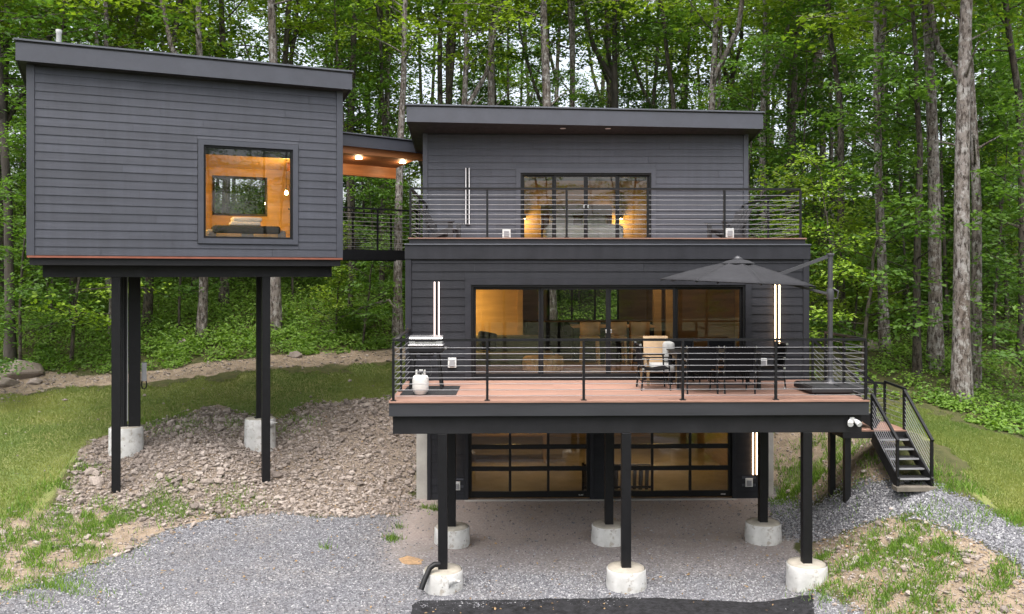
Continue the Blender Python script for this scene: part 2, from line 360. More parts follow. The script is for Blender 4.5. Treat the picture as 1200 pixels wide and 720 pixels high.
def onground(px, py):                 # where the sight line through a photo pixel meets the ground
    d = np.linspace(8, 90, 1641); r = ray(px, py)
    h = CZ + r.z * d - ground(r.x * d, r.y * d)
    i = int(np.argmax(h < 0)) if (h < 0).any() else len(d) - 1
    return Vector((r.x * d[i], r.y * d[i], CZ + r.z * d[i]))
def gpoly(pxs): return np.array([onground(*p)[:2] for p in pxs])
def inpoly(x, y, P):
    c = np.zeros(x.shape, bool); n = len(P)
    for i in range(n):
        x0, y0 = P[i]; x1, y1 = P[(i + 1) % n]
        t = ((y0 > y) != (y1 > y))
        with np.errstate(divide='ignore', invalid='ignore'): c ^= t & (x < (x1 - x0) * (y - y0) / (y1 - y0) + x0)
    return c
def pdist(x, y, P):                   # signed distance, positive inside
    dm = np.full(x.shape, 1e9); n = len(P)
    for i in range(n):
        ax, ay = P[i]; bx, by = P[(i + 1) % n]; dx, dy = bx - ax, by - ay
        t = np.clip(((x - ax) * dx + (y - ay) * dy) / (dx * dx + dy * dy + 1e-9), 0, 1)
        dm = np.minimum(dm, np.hypot(x - ax - t * dx, y - ay - t * dy))
    return np.where(inpoly(x, y, P), dm, -dm)
DRIVE = np.vstack([gpoly([(-60, 718), (110, 660), (170, 632), (260, 607), (330, 602), (420, 607), (470, 604)]), [(-2.2, 20.4), (-2.1, 20.9), (6.9, 20.9)],
                   gpoly([(930, 640), (945, 690), (985, 700), (1030, 730)]), [(5.6, 11), (5.2, 4), (-9, 4), (-10, 11)]])
PATH = np.vstack([[(6.6, 20.6)], gpoly([(925, 588), (980, 583), (1048, 568), (1095, 571), (1140, 590), (1210, 632), (1290, 700), (1290, 780), (1195, 660), (1130, 625), (1060, 604), (1000, 618), (950, 635)]), [(6.2, 18.2)]])
STONE = np.vstack([gpoly([(60, 615), (110, 590), (170, 615), (262, 607), (330, 602), (420, 607), (490, 600)]), [(-1.95, 20.8), (-1.95, 25.5)], gpoly([(455, 468), (360, 472), (330, 492), (250, 478), (190, 492), (110, 520), (85, 560)])])
LAWN = gpoly([(-40, 610), (-30, 470), (60, 458), (200, 452), (330, 437), (470, 425), (472, 478), (360, 476), (330, 496), (250, 490), (180, 503), (110, 520), (80, 560), (50, 600), (-20, 612)])
DIRTL = gpoly([(-60, 606), (55, 597), (110, 588), (265, 606), (180, 640), (110, 664), (-60, 735)])
LAWNR = gpoly([(1020, 470), (1090, 478), (1200, 520), (1260, 550), (1260, 640), (1160, 580), (1100, 520), (1040, 500)])
DIRTR = np.vstack([gpoly([(945, 640), (1000, 622), (1060, 606), (1130, 628), (1190, 662), (1280, 760), (1000, 740), (985, 702), (948, 692)])])
TRACK = gpoly([(-20, 480), (60, 455), (200, 446), (330, 431), (480, 420), (480, 407), (330, 417), (200, 432), (100, 440), (20, 430), (-30, 440)])
BANK = np.vstack([[(6.9, 20.8)], gpoly([(925, 585), (1000, 582), (1048, 566), (1050, 500), (1000, 480)]), [(6.9, 26)]])
def zones(x, y):
    wob = (fbm(x * 1.1, y * 1.1, 21) - .5) * .7 + (fbm(x * 5, y * 5, 22, 3) - .5) * .3
    sm = lambda P, s=.25, k=1.0: np.clip(.5 + (pdist(x, y, P) + wob * k) / s, 0, 1)
    gravel = np.maximum(sm(DRIVE, .25, .8), sm(PATH, .2, .6))
    pinkish = np.clip((y - 16.0) / 2.5, 0, 1) * np.clip((x + 2.6) / .8, 0, 1) * np.clip((7.0 - x) / .5, 0, 1) * (y < 21)  # compacted stone dust below the deck, lightened in colour against the deck's shade
    stone = sm(STONE, .5, 1.6) * (1 - gravel)
    lawn = np.maximum(sm(LAWN, .6, 1.8), sm(LAWNR, .7, 2.2)) * (1 - gravel) * (1 - stone)
    dirt = np.maximum.reduce([sm(DIRTR, .3), sm(TRACK, .5), sm(BANK, .4), sm(DIRTL, .4)]) * (1 - gravel)
    near = np.clip((y - 5) / 3, 0, 1)
    return gravel, stone, lawn, dirt, pinkish
def axis(lo, a, b, hi, fine, coarse):
    L = [a]
    while L[0] > lo: L.insert(0, L[0] - min(coarse, fine + (a - L[0]) * .09))
    x = a
    while x < b: x += fine; L.append(x)
    while L[-1] < hi: L.append(L[-1] + min(coarse, fine + (L[-1] - b) * .09))
    return np.array(L)
ax_ = axis(-220, -13, 12.5, 220, .11, 14); ay_ = axis(-90, 12.2, 30, 320, .11, 14)
gx, gy = np.meshgrid(ax_, ay_); H, W_ = gx.shape
gxx, gyy = gx.ravel(), gy.ravel()
gzz = ground(gxx, gyy)
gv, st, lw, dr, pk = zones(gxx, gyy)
gzz -= np.where((np.abs(gxx) < 14) & (gyy > 11) & (gyy < 24), 0, 0)
foot = (gxx > XL + .08) & (gxx < XR - .08) & (gyy > YG + .1) & (gyy < YB - .1)
gzz = np.where(foot, np.minimum(gzz, -.15), gzz)
idx = np.arange(H * W_).reshape(H, W_)
quads = np.stack([idx[:-1, :-1], idx[:-1, 1:], idx[1:, 1:], idx[1:, :-1]], -1).reshape(-1, 4)
gme = np_mesh('ground', np.stack([gxx, gyy, gzz], -1), quads, None, smooth=True)
a = gme.color_attributes.new('zone', 'FLOAT_COLOR', 'POINT'); a.data.foreach_set('color', np.stack([gv, st, lw, dr], -1).astype(np.float32).ravel())
a = gme.attributes.new('fines_lift', 'FLOAT', 'POINT'); a.data.foreach_set('value', pk.astype(np.float32))
m, nt, out = newmat('ground')
b = N(nt, 'ShaderNodeBsdfPrincipled'); nt.links.new(b.outputs[0], out.inputs[0]); b.inputs['Roughness'].default_value = .95; b.inputs['Specular IOR Level'].default_value = .2
tc = N(nt, 'ShaderNodeTexCoord'); v = tc.outputs['Object']
za = N(nt, 'ShaderNodeAttribute', attribute_name='zone'); sp = N(nt, 'ShaderNodeSeparateColor'); nt.links.new(za.outputs['Color'], sp.inputs[0])
fa = N(nt, 'ShaderNodeAttribute', attribute_name='fines_lift')
nA, nB, nC = noise(nt, v, .7, 5), noise(nt, v, 5, 6), noise(nt, v, 42, 3)
def sharpen(z, amt=.5): return ramp(nt, math_(nt, 'ADD', z, math_(nt, 'MULTIPLY', math_(nt, 'SUBTRACT', nB, .5), amt)), [(.38, (0, 0, 0)), (.62, (1, 1, 1))])
c = ramp(nt, nB, [(.3, (.035, .040, .014)), (.55, (.060, .062, .022)), (.75, (.085, .065, .040))])
c = mixc(nt, sharpen(za.outputs['Alpha']), c, ramp(nt, nB, [(.25, (.12, .093, .066)), (.5, (.20, .155, .112)), (.75, (.27, .215, .16))]))
c = mixc(nt, sharpen(sp.outputs[2], .3), c, mixc(nt, ramp(nt, nA, [(.3, (0, 0, 0)), (.7, (1, 1, 1))]), (.085, .120, .034), (.18, .175, .065)))
c = mixc(nt, sharpen(sp.outputs[1]), c, ramp(nt, noise(nt, v, 18, 5), [(.3, (.10, .078, .06)), (.7, (.22, .18, .145))]))
vg = N(nt, 'ShaderNodeTexVoronoi'); vg.inputs['Scale'].default_value = 34; nt.links.new(v, vg.inputs['Vector'])
vs_ = N(nt, 'ShaderNodeSeparateColor'); nt.links.new(vg.outputs['Color'], vs_.inputs[0])
grv = ramp(nt, vs_.outputs[0], [(.0, (.065, .065, .072)), (.6, (.125, .125, .137)), (.9, (.185, .185, .195)), (1, (.34, .34, .34))])
grv = mixc(nt, math_(nt, 'MULTIPLY', fa.outputs['Fac'], .75), grv, ramp(nt, noise(nt, v, 60, 3), [(.3, (.25, .198, .172)), (.7, (.39, .325, .285))]))  # pinkish stone dust, its tone raised to stand in for light under the deck
grv = mixc(nt, ramp(nt, nA, [(.42, (0, 0, 0)), (.75, (.35, .35, .35))]), grv, (.16, .14, .12))
c = mixc(nt, sharpen(sp.outputs[0], .25), c, grv)
nt.links.new(c, b.inputs['Base Color'])
bp = N(nt, 'ShaderNodeBump'); bp.inputs['Strength'].default_value = .6; bp.inputs['Distance'].default_value = .03
nt.links.new(math_(nt, 'ADD', math_(nt, 'MULTIPLY', nC, .5), math_(nt, 'MULTIPLY', vg.outputs['Distance'], -.6)), bp.inputs['Height']); nt.links.new(bp.outputs[0], b.inputs['Normal'])
gme.materials.append(MATS['ground'])
tag(link('ground', gme), kind='structure')

# asphalt apron at the foot of the picture
AP = [atD(*p) for p in [(481, 722, 14.3), (483, 708, 14.7), (492, 702, 14.92), (620, 698, 15.0), (760, 695, 15.08), (880, 690, 15.18), (938, 687, 15.24), (952, 692, 15.1), (955, 722, 14.3)]]
edge = [(AP[0].x - .1, 9), *[(p.x, p.y) for p in AP], (AP[-1].x + .2, 9)]
fine = []
for i in range(len(edge)):
    p, q = Vector(edge[i]), Vector(edge[(i + 1) % len(edge)])
    for k in range(max(1, int((q - p).length / .12))):
        r = p.lerp(q, k / max(1, int((q - p).length / .12))); fine.append((r.x + random.uniform(-.018, .018), r.y + random.uniform(-.018, .018)))
mb = MB(); mb.prism(fine, [gz(*p) - .15 for p in fine], [gz(*p) + .016 for p in fine])
tag(link('asphalt_drive', mb.mesh('asphalt_drive', 'asphalt')), kind='structure')
# ================================================================== MAIN HOUSE
BH = .185
def board_mesh():
    mb = MB()
    mb.add([(0, 0, 0), (1, 0, 0), (1, -.024, 0), (0, -.024, 0), (0, 0, BH), (1, 0, BH), (1, -.011, BH), (0, -.011, BH), (0, -.024, .010), (1, -.024, .010)],
           [(0, 1, 2, 3), (3, 2, 9, 8), (8, 9, 6, 7), (7, 6, 5, 4), (0, 4, 5, 1), (0, 3, 8, 7, 4), (1, 5, 6, 9, 2)])
    return mb
BOARD = board_mesh().mesh('siding_board', 'siding'); BOARD_DARK = board_mesh().mesh('siding_board', 'siding_dark')
def board(parent, x, y, z, L, rz=0, h=None, dark=False):
    """one lap board; x,y,z local to the thing"""
    o = link('siding_board', BOARD_DARK if dark else BOARD, parent); o.location = (x, y, z); o.rotation_euler = (0, 0, rz)
    o.scale = (L, 1, 1 if h is None else h / BH); return o
def clad(parent, x0, x1, y, z0, z1, holes=(), rz=0, base=None, split=3.66, r0=0, dark=False):
    """rows of lap boards along local +x (turned rz), leaving out holes (xa,xb,za,zb); the first point is (x0,y)"""
    ca, sa = math.cos(rz), math.sin(rz); z = z0; r = r0
    while z < z1 - .02:
        h = min(BH, z1 - z); segs = [(0, x1 - x0)]
        for xa, xb, za, zb in holes:
            if za < z + h - .01 and zb > z + .01:
                ns = []
                for s0, s1 in segs:
                    if xb - x0 <= s0 or xa - x0 >= s1: ns.append((s0, s1)); continue
                    if xa - x0 > s0: ns.append((s0, xa - x0))
                    if xb - x0 < s1: ns.append((xb - x0, s1))
                segs = ns
        for xa, xb, za, zb in holes:           # slips above and below an opening where a row is only partly cut
            for zl, zh in ((z, min(za, z + h)), (max(zb, z), z + h)):
                if za < z + h - .01 and zb > z + .01 and zh - zl > .02:
                    s0 = max(xa, x0) - x0; board(parent, x0 + ca * s0, y + sa * s0, zl, min(xb, x1) - max(xa, x0), rz, zh - zl, dark)
        for s0, s1 in segs:
            cuts = [s0]; nx = s0 + split * (.35 + .65 * ((r * .618) % 1))
            while nx < s1 - .5: cuts.append(nx); nx += split
            cuts.append(s1)
            for k in range(len(cuts) - 1):
                g = .0028
                board(parent, x0 + ca * (cuts[k] + g), y + sa * (cuts[k] + g), z, cuts[k + 1] - cuts[k] - 2 * g, rz, h, dark)
        z += BH; r += 1
HO = Vector(((XL + XR) / 2, (YG + YB) / 2, .2))
house = thing('main_house', 'three storey charcoal house with flat roof, wide sliding doors and glazed garage doors', 'house', HO)
ZD, ZT, ZU = 3.37, 6.45, 9.43         # deck floor, terrace floor, upper wall top
def L(x, y, z): return (x - HO.x, y - HO.y, z - HO.z)
# lower level
DM = (atY(552, 0, YM).x, atY(873, 0, YM).x, ZD + .03, atY(600, 334, YM).z)       # main sliding doors
DU = (atY(610, 0, YU).x, atY(763, 0, YU).x, ZT, atY(686, 203, YU).z)             # upper sliding doors
G1 = (atY(547, 0, YG).x, atY(693, 0, YG).x, .24, 2.72)
G2 = (atY(714, 0, YG).x, atY(859, 0, YG).x, .24, 2.72)
mb = MB()                                                                            # concrete basement walls
mb.box(XL, XL + .3, YG, YB, -.4, 3.0).box(XR - .3, XR, YG, YB, -.4, 3.0).box(XL + .3, XR - .3, YB - .3, YB, -.4, 3.0)
part('foundation_wall', mb, 'concrete', house)
part('garage_floor', MB().box(XL + .3, XR - .3, YG - .12, YB - .3, -.1, .2), 'concrete_floor', house)
part('garage_threshold', MB().box(G1[0] - .05, G2[1] + .05, YG - .22, YG - .121, -.1, .225), 'concrete', house, .01)
gw = MB(); gx0, gx1 = atY(503, 0, YG).x, atY(897, 0, YG).x
for a_, b_ in ((gx0, G1[0]), (G1[1], G2[0]), (G2[1], gx1)): gw.box(a_, b_, YG - .06, YG + .14, .16, 3.0)
gw.box(G1[0], G1[1], YG - .06, YG + .14, G1[3], 3.0).box(G2[0], G2[1], YG - .06, YG + .14, G2[3], 3.0)
gwall = part('garage_wall', gw, 'soffit', house)
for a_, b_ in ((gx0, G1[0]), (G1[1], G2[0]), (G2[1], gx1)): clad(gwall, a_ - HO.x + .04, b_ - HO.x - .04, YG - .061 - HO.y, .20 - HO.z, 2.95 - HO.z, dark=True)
for x in (gx0, G1[0], G1[1], G2[0], G2[1], gx1):
    part('corner_trim', MB().box(x - .045, x + .045, YG - .105, YG - .04, .15, 2.9), 'trim_dark', house, .004)
for G in (G1, G2):
    fr = MB(); x0, x1, z0, z1 = G[0] + .03, G[1] - .03, G[2], G[3]; yy = YG + .02
    fr.box(x0, x1, yy - .03, yy + .03, z1 + .002, z1 + .10)
    gd = part('garage_door', fr, 'frame_black', house, .004)
    for xa in (x0, x1 - .09): part('jamb', MB().box(xa, xa + .09, yy - .03, yy + .03, z0, z1), 'frame_black', gd, .004)
    rows = [z0, z0 + .17, z0 + .17 + .53, z0 + .17 + 1.06, z0 + .17 + 1.59, z1]
    part('bottom_rail', MB().box(x0 + .09, x1 - .09, yy - .029, yy + .029, z0, z0 + .15), 'frame_black', gd, .004)
    for z in rows[2:5]: part('rail', MB().box(x0 + .09, x1 - .09, yy - .027, yy + .027, z - .055, z + .055), 'frame_black', gd, .004)
    cw = (x1 - x0 - .18) / 3
    for i in (1, 2): part('stile', MB().box(x0 + .09 + cw * i - .03, x0 + .09 + cw * i + .03, yy - .024, yy + .024, z0 + .15, z1), 'frame_black', gd, .003)
    lo = z0 + .15
    for r in range(4):
        hi = (rows[r + 2] - .055) if r < 3 else z1
        for i in range(3):
            xa = x0 + .09 + cw * i + (.03 if i else 0); xb = x0 + .09 + cw * (i + 1) - (.03 if i < 2 else 0)
            o = part('pane', MB().add([(xa, yy, lo), (xb, yy, lo), (xb, yy, hi), (xa, yy, hi)], [(0, 1, 2, 3)]), 'glass', gd)
            o.rotation_euler = (0, 0, 0)
        lo = hi + .11
    part('handle', MB().box(x1 - .28, x1 - .16, yy - .05, yy - .03, z0 + .05, z0 + .075), 'steel_bright', gd, .003)
part('garage_back_panel', MB().box(XL + .31, XR - .31, YB - .4, YB - .31, .2, 2.9), 'plywood', house)
part('garage_side_panel', MB().box(XL + .301, XL + .36, YG + .2, YB - .41, .2, 2.9), 'plywood', house)
part('garage_side_panel', MB().box(XR - .36, XR - .301, YG + .2, YB - .41, .2, 2.9), 'plywood', house)
# main storey
part('floor_slab', MB().box(XL + .02, XR - .02, YM + .02, YB - .02, 3.0, ZD), 'soffit', house)
part('floor', MB().box(XL + .2, XR - .2, YM + .15, YB - .2, ZD, ZD + .03), 'floor_wood', house)
ztop = ZT - .12
mw = MB(); mw.box(XL, DM[0], YM, YM + .18, ZD - .2, ztop).box(DM[1], XR, YM, YM + .18, ZD - .2, ztop).box(DM[0], DM[1], YM, YM + .18, DM[3], ztop).box(DM[0], DM[1], YM, YM + .18, ZD - .2, DM[2])
mwall = part('wall', mw, 'soffit', house)
hole = [(DM[0] - .12 - HO.x, DM[1] + .12 - HO.x, ZD - 1 - HO.z, DM[3] + .13 - HO.z)]
zb1 = atY(600, 304, YM).z
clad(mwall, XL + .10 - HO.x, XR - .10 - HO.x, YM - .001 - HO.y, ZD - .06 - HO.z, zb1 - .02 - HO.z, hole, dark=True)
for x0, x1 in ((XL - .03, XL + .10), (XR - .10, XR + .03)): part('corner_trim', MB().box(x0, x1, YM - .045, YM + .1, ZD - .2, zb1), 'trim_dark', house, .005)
for sx, nm in ((XL, 0), (XR, 1)):
    sw = part('wall', MB().box(sx if nm == 0 else sx - .18, sx + .18 if nm == 0 else sx, YM + .181, YB, 3.0, ztop), 'soffit', house)
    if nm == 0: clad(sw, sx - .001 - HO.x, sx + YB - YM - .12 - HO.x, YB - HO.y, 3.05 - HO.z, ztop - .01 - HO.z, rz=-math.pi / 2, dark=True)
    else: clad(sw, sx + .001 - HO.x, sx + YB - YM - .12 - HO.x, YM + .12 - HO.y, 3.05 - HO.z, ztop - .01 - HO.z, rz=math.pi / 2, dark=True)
# back wall with the kitchen window
KW = (.9, 5.0, 3.7, 5.75); YK = YB - .2
bw = MB(); bw.box(XL + .18, KW[0], YK, YB, ZD, ztop).box(KW[1], XR - .18, YK, YB, ZD, ztop).box(KW[0], KW[1], YK, YB, ZD, KW[2]).box(KW[0], KW[1], YK, YB, KW[3], ztop)
part('wall', bw, 'soffit', house)
# inner partition carrying the kitchen: the room is shallower than the house
YR = 25.2
KI = [atY(643, 336, YR), atY(724, 375, YR)]
kx0, kx1, kz0, kz1 = KI[0].x, KI[1].x, KI[1].z, KI[0].z
iw = MB(); iw.box(XL + .18, kx0, YR, YR + .12, ZD + .03, ztop - .25).box(kx1, XR - .18, YR, YR + .12, ZD + .03, ztop - .25).box(kx0, kx1, YR, YR + .12, ZD + .03, kz0).box(kx0, kx1, YR, YR + .12, kz1, ztop - .25)
part('interior_wall', iw, 'plywood', house)
kf = MB(); kf.box(kx0 - .04, kx1 + .04, YR - .03, YR - .001, kz0 - .05, kz0).box(kx0 - .04, kx1 + .04, YR - .03, YR - .001, kz1, kz1 + .05)
for i in range(4): x = kx0 + (kx1 - kx0) * i / 3; kf.box(x - .03, x + .03, YR - .031, YR - .002, kz0, kz1)
part('window_frame', kf, 'frame_black', house)
part('ceiling', MB().box(XL + .18, XR - .18, YM + .19, YB - .2, ztop - .25, ztop - .1), 'plywood', house)
part('interior_wall', MB().box(XL + .19, XL + .24, YM + .2, YR, ZD + .03, ztop - .26), 'pine_panel', house)
part('interior_wall', MB().box(XR - .24, XR - .19, YM + .2, YR, ZD + .03, ztop - .26), 'pine_panel', house)
p0, p1 = atY(607, 0, 21.6).x, atY(556, 0, 21.6).x
part('interior_wall', MB().box(XL + .25, p0, 21.6, 21.72, ZD + .03, ztop - .26), 'pine_panel', house)
part('post', MB().box(p0 - .02, p0 + .12, 21.5, 21.62, ZD + .03, ztop - .26), 'pine_panel', house, .004)
for px in (770, 784): x = atY(px, 0, 22.5).x; part('post', MB().box(x - .10, x + .10, 22.4, 22.6, ZD + .03, ztop - .26), 'pine_panel', house, .004)
x = atY(795, 0, 23.2).x; part('interior_wall', MB().box(x, XR - .25, 23.2, 23.3, ZD + .03, ztop - .26), 'plywood', house)
def slider(D, Y, n, stiles, thr=.04):
    fr = MB(); x0, x1, z0, z1 = D
    fr.box(x0 - .001, x0 + .05, Y - .02, Y + .12, z0, z1 - .05).box(x1 - .05, x1 + .001, Y - .02, Y + .12, z0, z1 - .05).box(x0, x1, Y - .022, Y + .12, z1 - .05, z1 + .001)
    fr.box(x0 + .05, x1 - .05, Y - .03, Y + .12, z0, z0 + thr)
    d = part('sliding_door', fr, 'frame_black', house, .003)
    pw = (x1 - x0 - .1) / n
    for i in range(n):
        a_, b_ = x0 + .05 + pw * i, x0 + .05 + pw * (i + 1); yy = Y + (.03 if i in stiles else .062)
        s = MB(); zt = z1 - .051
        s.box(a_, a_ + .055, yy - .015, yy + .015, z0 + thr, zt).box(b_ - .055, b_, yy - .015, yy + .015, z0 + thr, zt)
        s.box(a_ + .055, b_ - .055, yy - .014, yy + .014, z0 + thr, z0 + thr + .07).box(a_ + .055, b_ - .055, yy - .014, yy + .014, zt - .055, zt)
        part('sash', s, 'frame_black', d, .003)
        part('pane', MB().add([(a_ + .055, yy, z0 + thr + .07), (b_ - .055, yy, z0 + thr + .07), (b_ - .055, yy, zt - .055), (a_ + .055, yy, zt - .055)], [(0, 1, 2, 3)]), 'glass', d)
    xm = (x0 + x1) / 2
    for s_ in (-1, 1): part('handle', MB().box(xm + s_ * .055 - .012, xm + s_ * .055 + .012, Y - .035, Y + .014, z0 + .98, z0 + 1.06), 'steel_bright', d, .004)
    return d
slider(DM, YM, 4, (1, 2)); slider(DU, YU, 4, (1, 2))
def trim(D, Y, wd, mt):
    x0, x1, z0, z1 = D
    part('door_trim', MB().add([(x0 - wd, Y - .055, z1 + wd), (x1 + wd, Y - .055, z1 + wd), (x1, Y - .055, z1), (x0, Y - .055, z1), (x0 - wd, Y, z1 + wd), (x1 + wd, Y, z1 + wd), (x1, Y, z1), (x0, Y, z1)],
        [(0, 3, 2, 1), (4, 5, 6, 7), (0, 1, 5, 4), (1, 2, 6, 5), (2, 3, 7, 6), (3, 0, 4, 7)]), mt, house)
    for a_, b_ in ((x0 - wd, x0), (x1 + wd, x1)):
        part('door_trim', MB().add([(a_, Y - .052, z0), (b_, Y - .052, z0), (b_, Y - .052, z1), (a_, Y - .052, z1 + wd), (a_, Y, z0), (b_, Y, z0), (b_, Y, z1), (a_, Y, z1 + wd)],
            [(0, 1, 2, 3), (7, 6, 5, 4), (0, 4, 5, 1), (1, 5, 6, 2), (2, 6, 7, 3), (3, 7, 4, 0)]), mt, house)
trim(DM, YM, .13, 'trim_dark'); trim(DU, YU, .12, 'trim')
# terrace edge over the main storey
zf0, zf1 = atY(600, 304, YM).z, atY(600, 287.5, YM).z
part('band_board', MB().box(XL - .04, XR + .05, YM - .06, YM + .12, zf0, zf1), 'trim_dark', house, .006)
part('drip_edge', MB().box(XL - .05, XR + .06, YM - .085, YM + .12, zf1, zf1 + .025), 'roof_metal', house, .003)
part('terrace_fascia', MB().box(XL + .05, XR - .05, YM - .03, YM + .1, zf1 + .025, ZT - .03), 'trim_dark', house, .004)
part('terrace_slab', MB().box(XL + .04, XR - .04, YM + .1, YB - .1, ZT - .25, ZT - .031), 'soffit', house)
nb = 30; ty0 = YM - .06; tw = (YU - ty0 - .02) / nb
for i in range(nb): part('terrace_board', MB().box(XL + .03, XR - .03, ty0 + i * tw, ty0 + (i + 1) * tw - .006, ZT - .03, ZT - .004), 'deck_board', house)
# upper storey
rz_ = lambda y: ZU + .17 * (YU - y)
uw = MB(); uw.box(XL, DU[0], YU, YU + .18, ZT - .02, ZU + .1).box(DU[1], XR, YU, YU + .18, ZT - .02, ZU + .1).box(DU[0], DU[1], YU, YU + .18, DU[3], ZU + .1)
uwall = part('wall', uw, 'soffit', house)
clad(uwall, XL + .10 - HO.x, XR - .10 - HO.x, YU - .001 - HO.y, ZT - .02 - HO.z, ZU - .01 - HO.z, [(DU[0] - .12 - HO.x, DU[1] + .12 - HO.x, ZT - 1 - HO.z, DU[3] + .12 - HO.z)])
for x0, x1 in ((XL - .03, XL + .10), (XR - .10, XR + .03)): part('corner_trim', MB().box(x0, x1, YU - .045, YU + .1, ZT, ZU), 'trim', house, .005)
for nm in (0, 1):
    x0, x1 = (XL, XL + .18) if nm == 0 else (XR - .18, XR)
    sw = part('wall', MB().prism([(x0, YU + .181), (x1, YU + .181), (x1, YB), (x0, YB)], ZT - .2, [rz_(YU + .18), rz_(YU + .18), rz_(YB), rz_(YB)]), 'soffit', house)
    zt = rz_(YB) - .02
    if nm == 0: clad(sw, XL - .001 - HO.x, XL + YB - YU - .12 - HO.x, YB - HO.y, ZT - HO.z, zt - HO.z, rz=-math.pi / 2)
    else: clad(sw, XR + .001 - HO.x, XR + YB - YU - .12 - HO.x, YU + .12 - HO.y, ZT - HO.z, zt - HO.z, rz=math.pi / 2)
part('wall', MB().box(XL + .18, XR - .18, YB - .18, YB, ZT - .2, rz_(YB)), 'siding', house)
YRU = 27.2
part('interior_wall', MB().box(XL + .18, XR - .18, YRU, YRU + .1, ZT, rz_(YRU) - .05), 'plywood', house)
part('interior_floor', MB().box(XL + .18, XR - .18, YU + .1, YRU, ZT - .03, ZT - .002), 'floor_wood', house)
part('interior_wall', MB().box(atY(596, 0, YU + 3).x, atY(600, 0, YU + 3).x, YU + .2, YRU, ZT, rz_(YRU) - .05), 'plywood', house)
part('interior_wall', MB().box(atY(790, 0, YU + 3).x, atY(794, 0, YU + 3).x, YU + .2, YRU, ZT, rz_(YRU) - .05), 'plywood', house)
# roof: falls to the back, deeper eave on the left
RC = [(-2.24, 21.95), (7.05, 22.4), (7.05, YB + .4), (-2.24, YB + .4)]
roof = part('roof', MB().prism(RC, [rz_(p[1]) for p in RC], [rz_(p[1]) + .40 for p in RC]), 'soffit', house)
def fascia(a_, b_, nm='fascia'):
    a_, b_ = Vector((*a_, 0)), Vector((*b_, 0)); d = (b_ - a_).normalized(); n_ = Vector((d.y, -d.x, 0)) * .025
    P = [a_ - d * .024, b_ + d * .024, b_ + d * .024 + n_, a_ - d * .024 + n_]
    P0 = [a_.y, b_.y, b_.y, a_.y]
    part(nm, MB().prism([(p.x, p.y) for p in P], [rz_(y) - .02 for y in P0], [rz_(y) + .36 for y in P0]), 'trim', roof)
    Q = [a_ - d * .06 - n_ * 4, b_ + d * .06 - n_ * 4, b_ + d * .06 + n_ * 2.2, a_ - d * .06 + n_ * 2.2]
    part('drip_edge', MB().prism([(p.x, p.y) for p in Q], [rz_(y) + .403 for y in P0], [rz_(y) + .440 for y in P0]), 'roof_metal', roof)
fascia(RC[0], RC[1]); fascia(RC[1], RC[2]); fascia(RC[3], RC[0])
part('roof_sheet', MB().prism([(RC[0][0] + .1, RC[0][1] + .1), (RC[1][0] - .1, RC[1][1] + .1), RC[2], RC[3]], [rz_(p[1]) + .41 for p in RC], [rz_(p[1]) + .43 for p in RC]), 'roof_metal', roof)
for px in (660, 713):
    p = atY(px, 150, 22.35); zz = rz_(22.35)
    part('recessed_light', MB().lathe((p.x, 22.45, rz_(22.45) - .012), [(.075, 0), (.08, .008), (.06, .011)], 16), 'led_off', roof)

def rail_run(root, pts, zbase, h, posts_at, ncab=9, pw=.045, skip_end=False, cab=.0065):
    """straight railing run between two points; posts at the given fractions"""
    a_, b_ = Vector(pts[0]), Vector(pts[1])
    up = Vector((0, 0, 1))
    part('top_rail', MB().bar(a_ + up * (zbase + h - .022), b_ + up * (zbase + h - .022), .055, .044), 'steel_black', root)
    for t in posts_at:
        p = a_.lerp(b_, t)
        mb = MB().cbox((p.x, p.y, zbase + (h - .05) / 2), (pw, pw, h - .05)); mb.cbox((p.x, p.y, zbase + .006), (.10, .10, .012))
        part('rail_post', mb, 'steel_black', root)
    for k in range(ncab):
        z = zbase + .085 + k * (h - .14) / ncab
        part('cable', MB().tube([a_ + up * z, b_ + up * z], cab, 6), 'cable_steel', root)
RH = atY(700, 220, YM).z - ZT
xs = [atY(p, 0, YM + .06).x for p in (481, 571, 664, 759, 849, 938)]
bal = thing('balcony_railing', 'black steel cable railing along the edge of the upper terrace', 'railing', (xs[0], YM + .06, ZT))
rail_run(bal, [(xs[0], YM + .06, 0), (xs[-1], YM + .06, 0)], ZT, RH, [(x - xs[0]) / (xs[-1] - xs[0]) for x in xs])
for x in (xs[0], xs[-1]): rail_run(bal, [(x, YM + .115, 0), (x, YU - .06, 0)], ZT, RH, [.5, 1])
# slatted lounge chairs at both ends of the terrace
def slat_chair(x, y, rz, label):
    t = thing('slatted_chair', label, 'chair', (x, y, ZT), rz, 'slatted terrace chairs', world=False)
    for k in range(5): part('back_slat', MB().bar((-.24 + k * .12, .20, .28), (-.27 + k * .135, .52, .95 - .04 * abs(k - 2)), .105, .02, (0, 1, 0)), 'soffit', t)
    for k in range(5): part('seat_slat', MB().box(-.28, .28, -.34 + k * .12, -.24 + k * .12, .36 - k * .03, .38 - k * .03), 'soffit', t)
    for s_ in (-1, 1):
        part('front_leg', MB().box(s_ * .33 - .02, s_ * .33 + .02, -.38, -.26, 0, .53), 'soffit', t)
        part('back_leg', MB().bar((s_ * .30, -.3, .36), (s_ * .30, .55, .03), .03, .12), 'soffit', t)
        part('armrest', MB().box(s_ * .36 - .07, s_ * .36 + .07, -.42, .38, .531, .555), 'soffit', t)
        part('arm_support', MB().box(s_ * .33 - .02, s_ * .33 + .02, .28, .34, .1, .53), 'soffit', t)
    return t
slat_chair(XR - .75, 22.1, -1.2, 'dark slatted lounge chair at the right end of the upper terrace')
slat_chair(XL + .55, 22.1, 1.3, 'dark slatted lounge chair at the left end of the upper terrace')
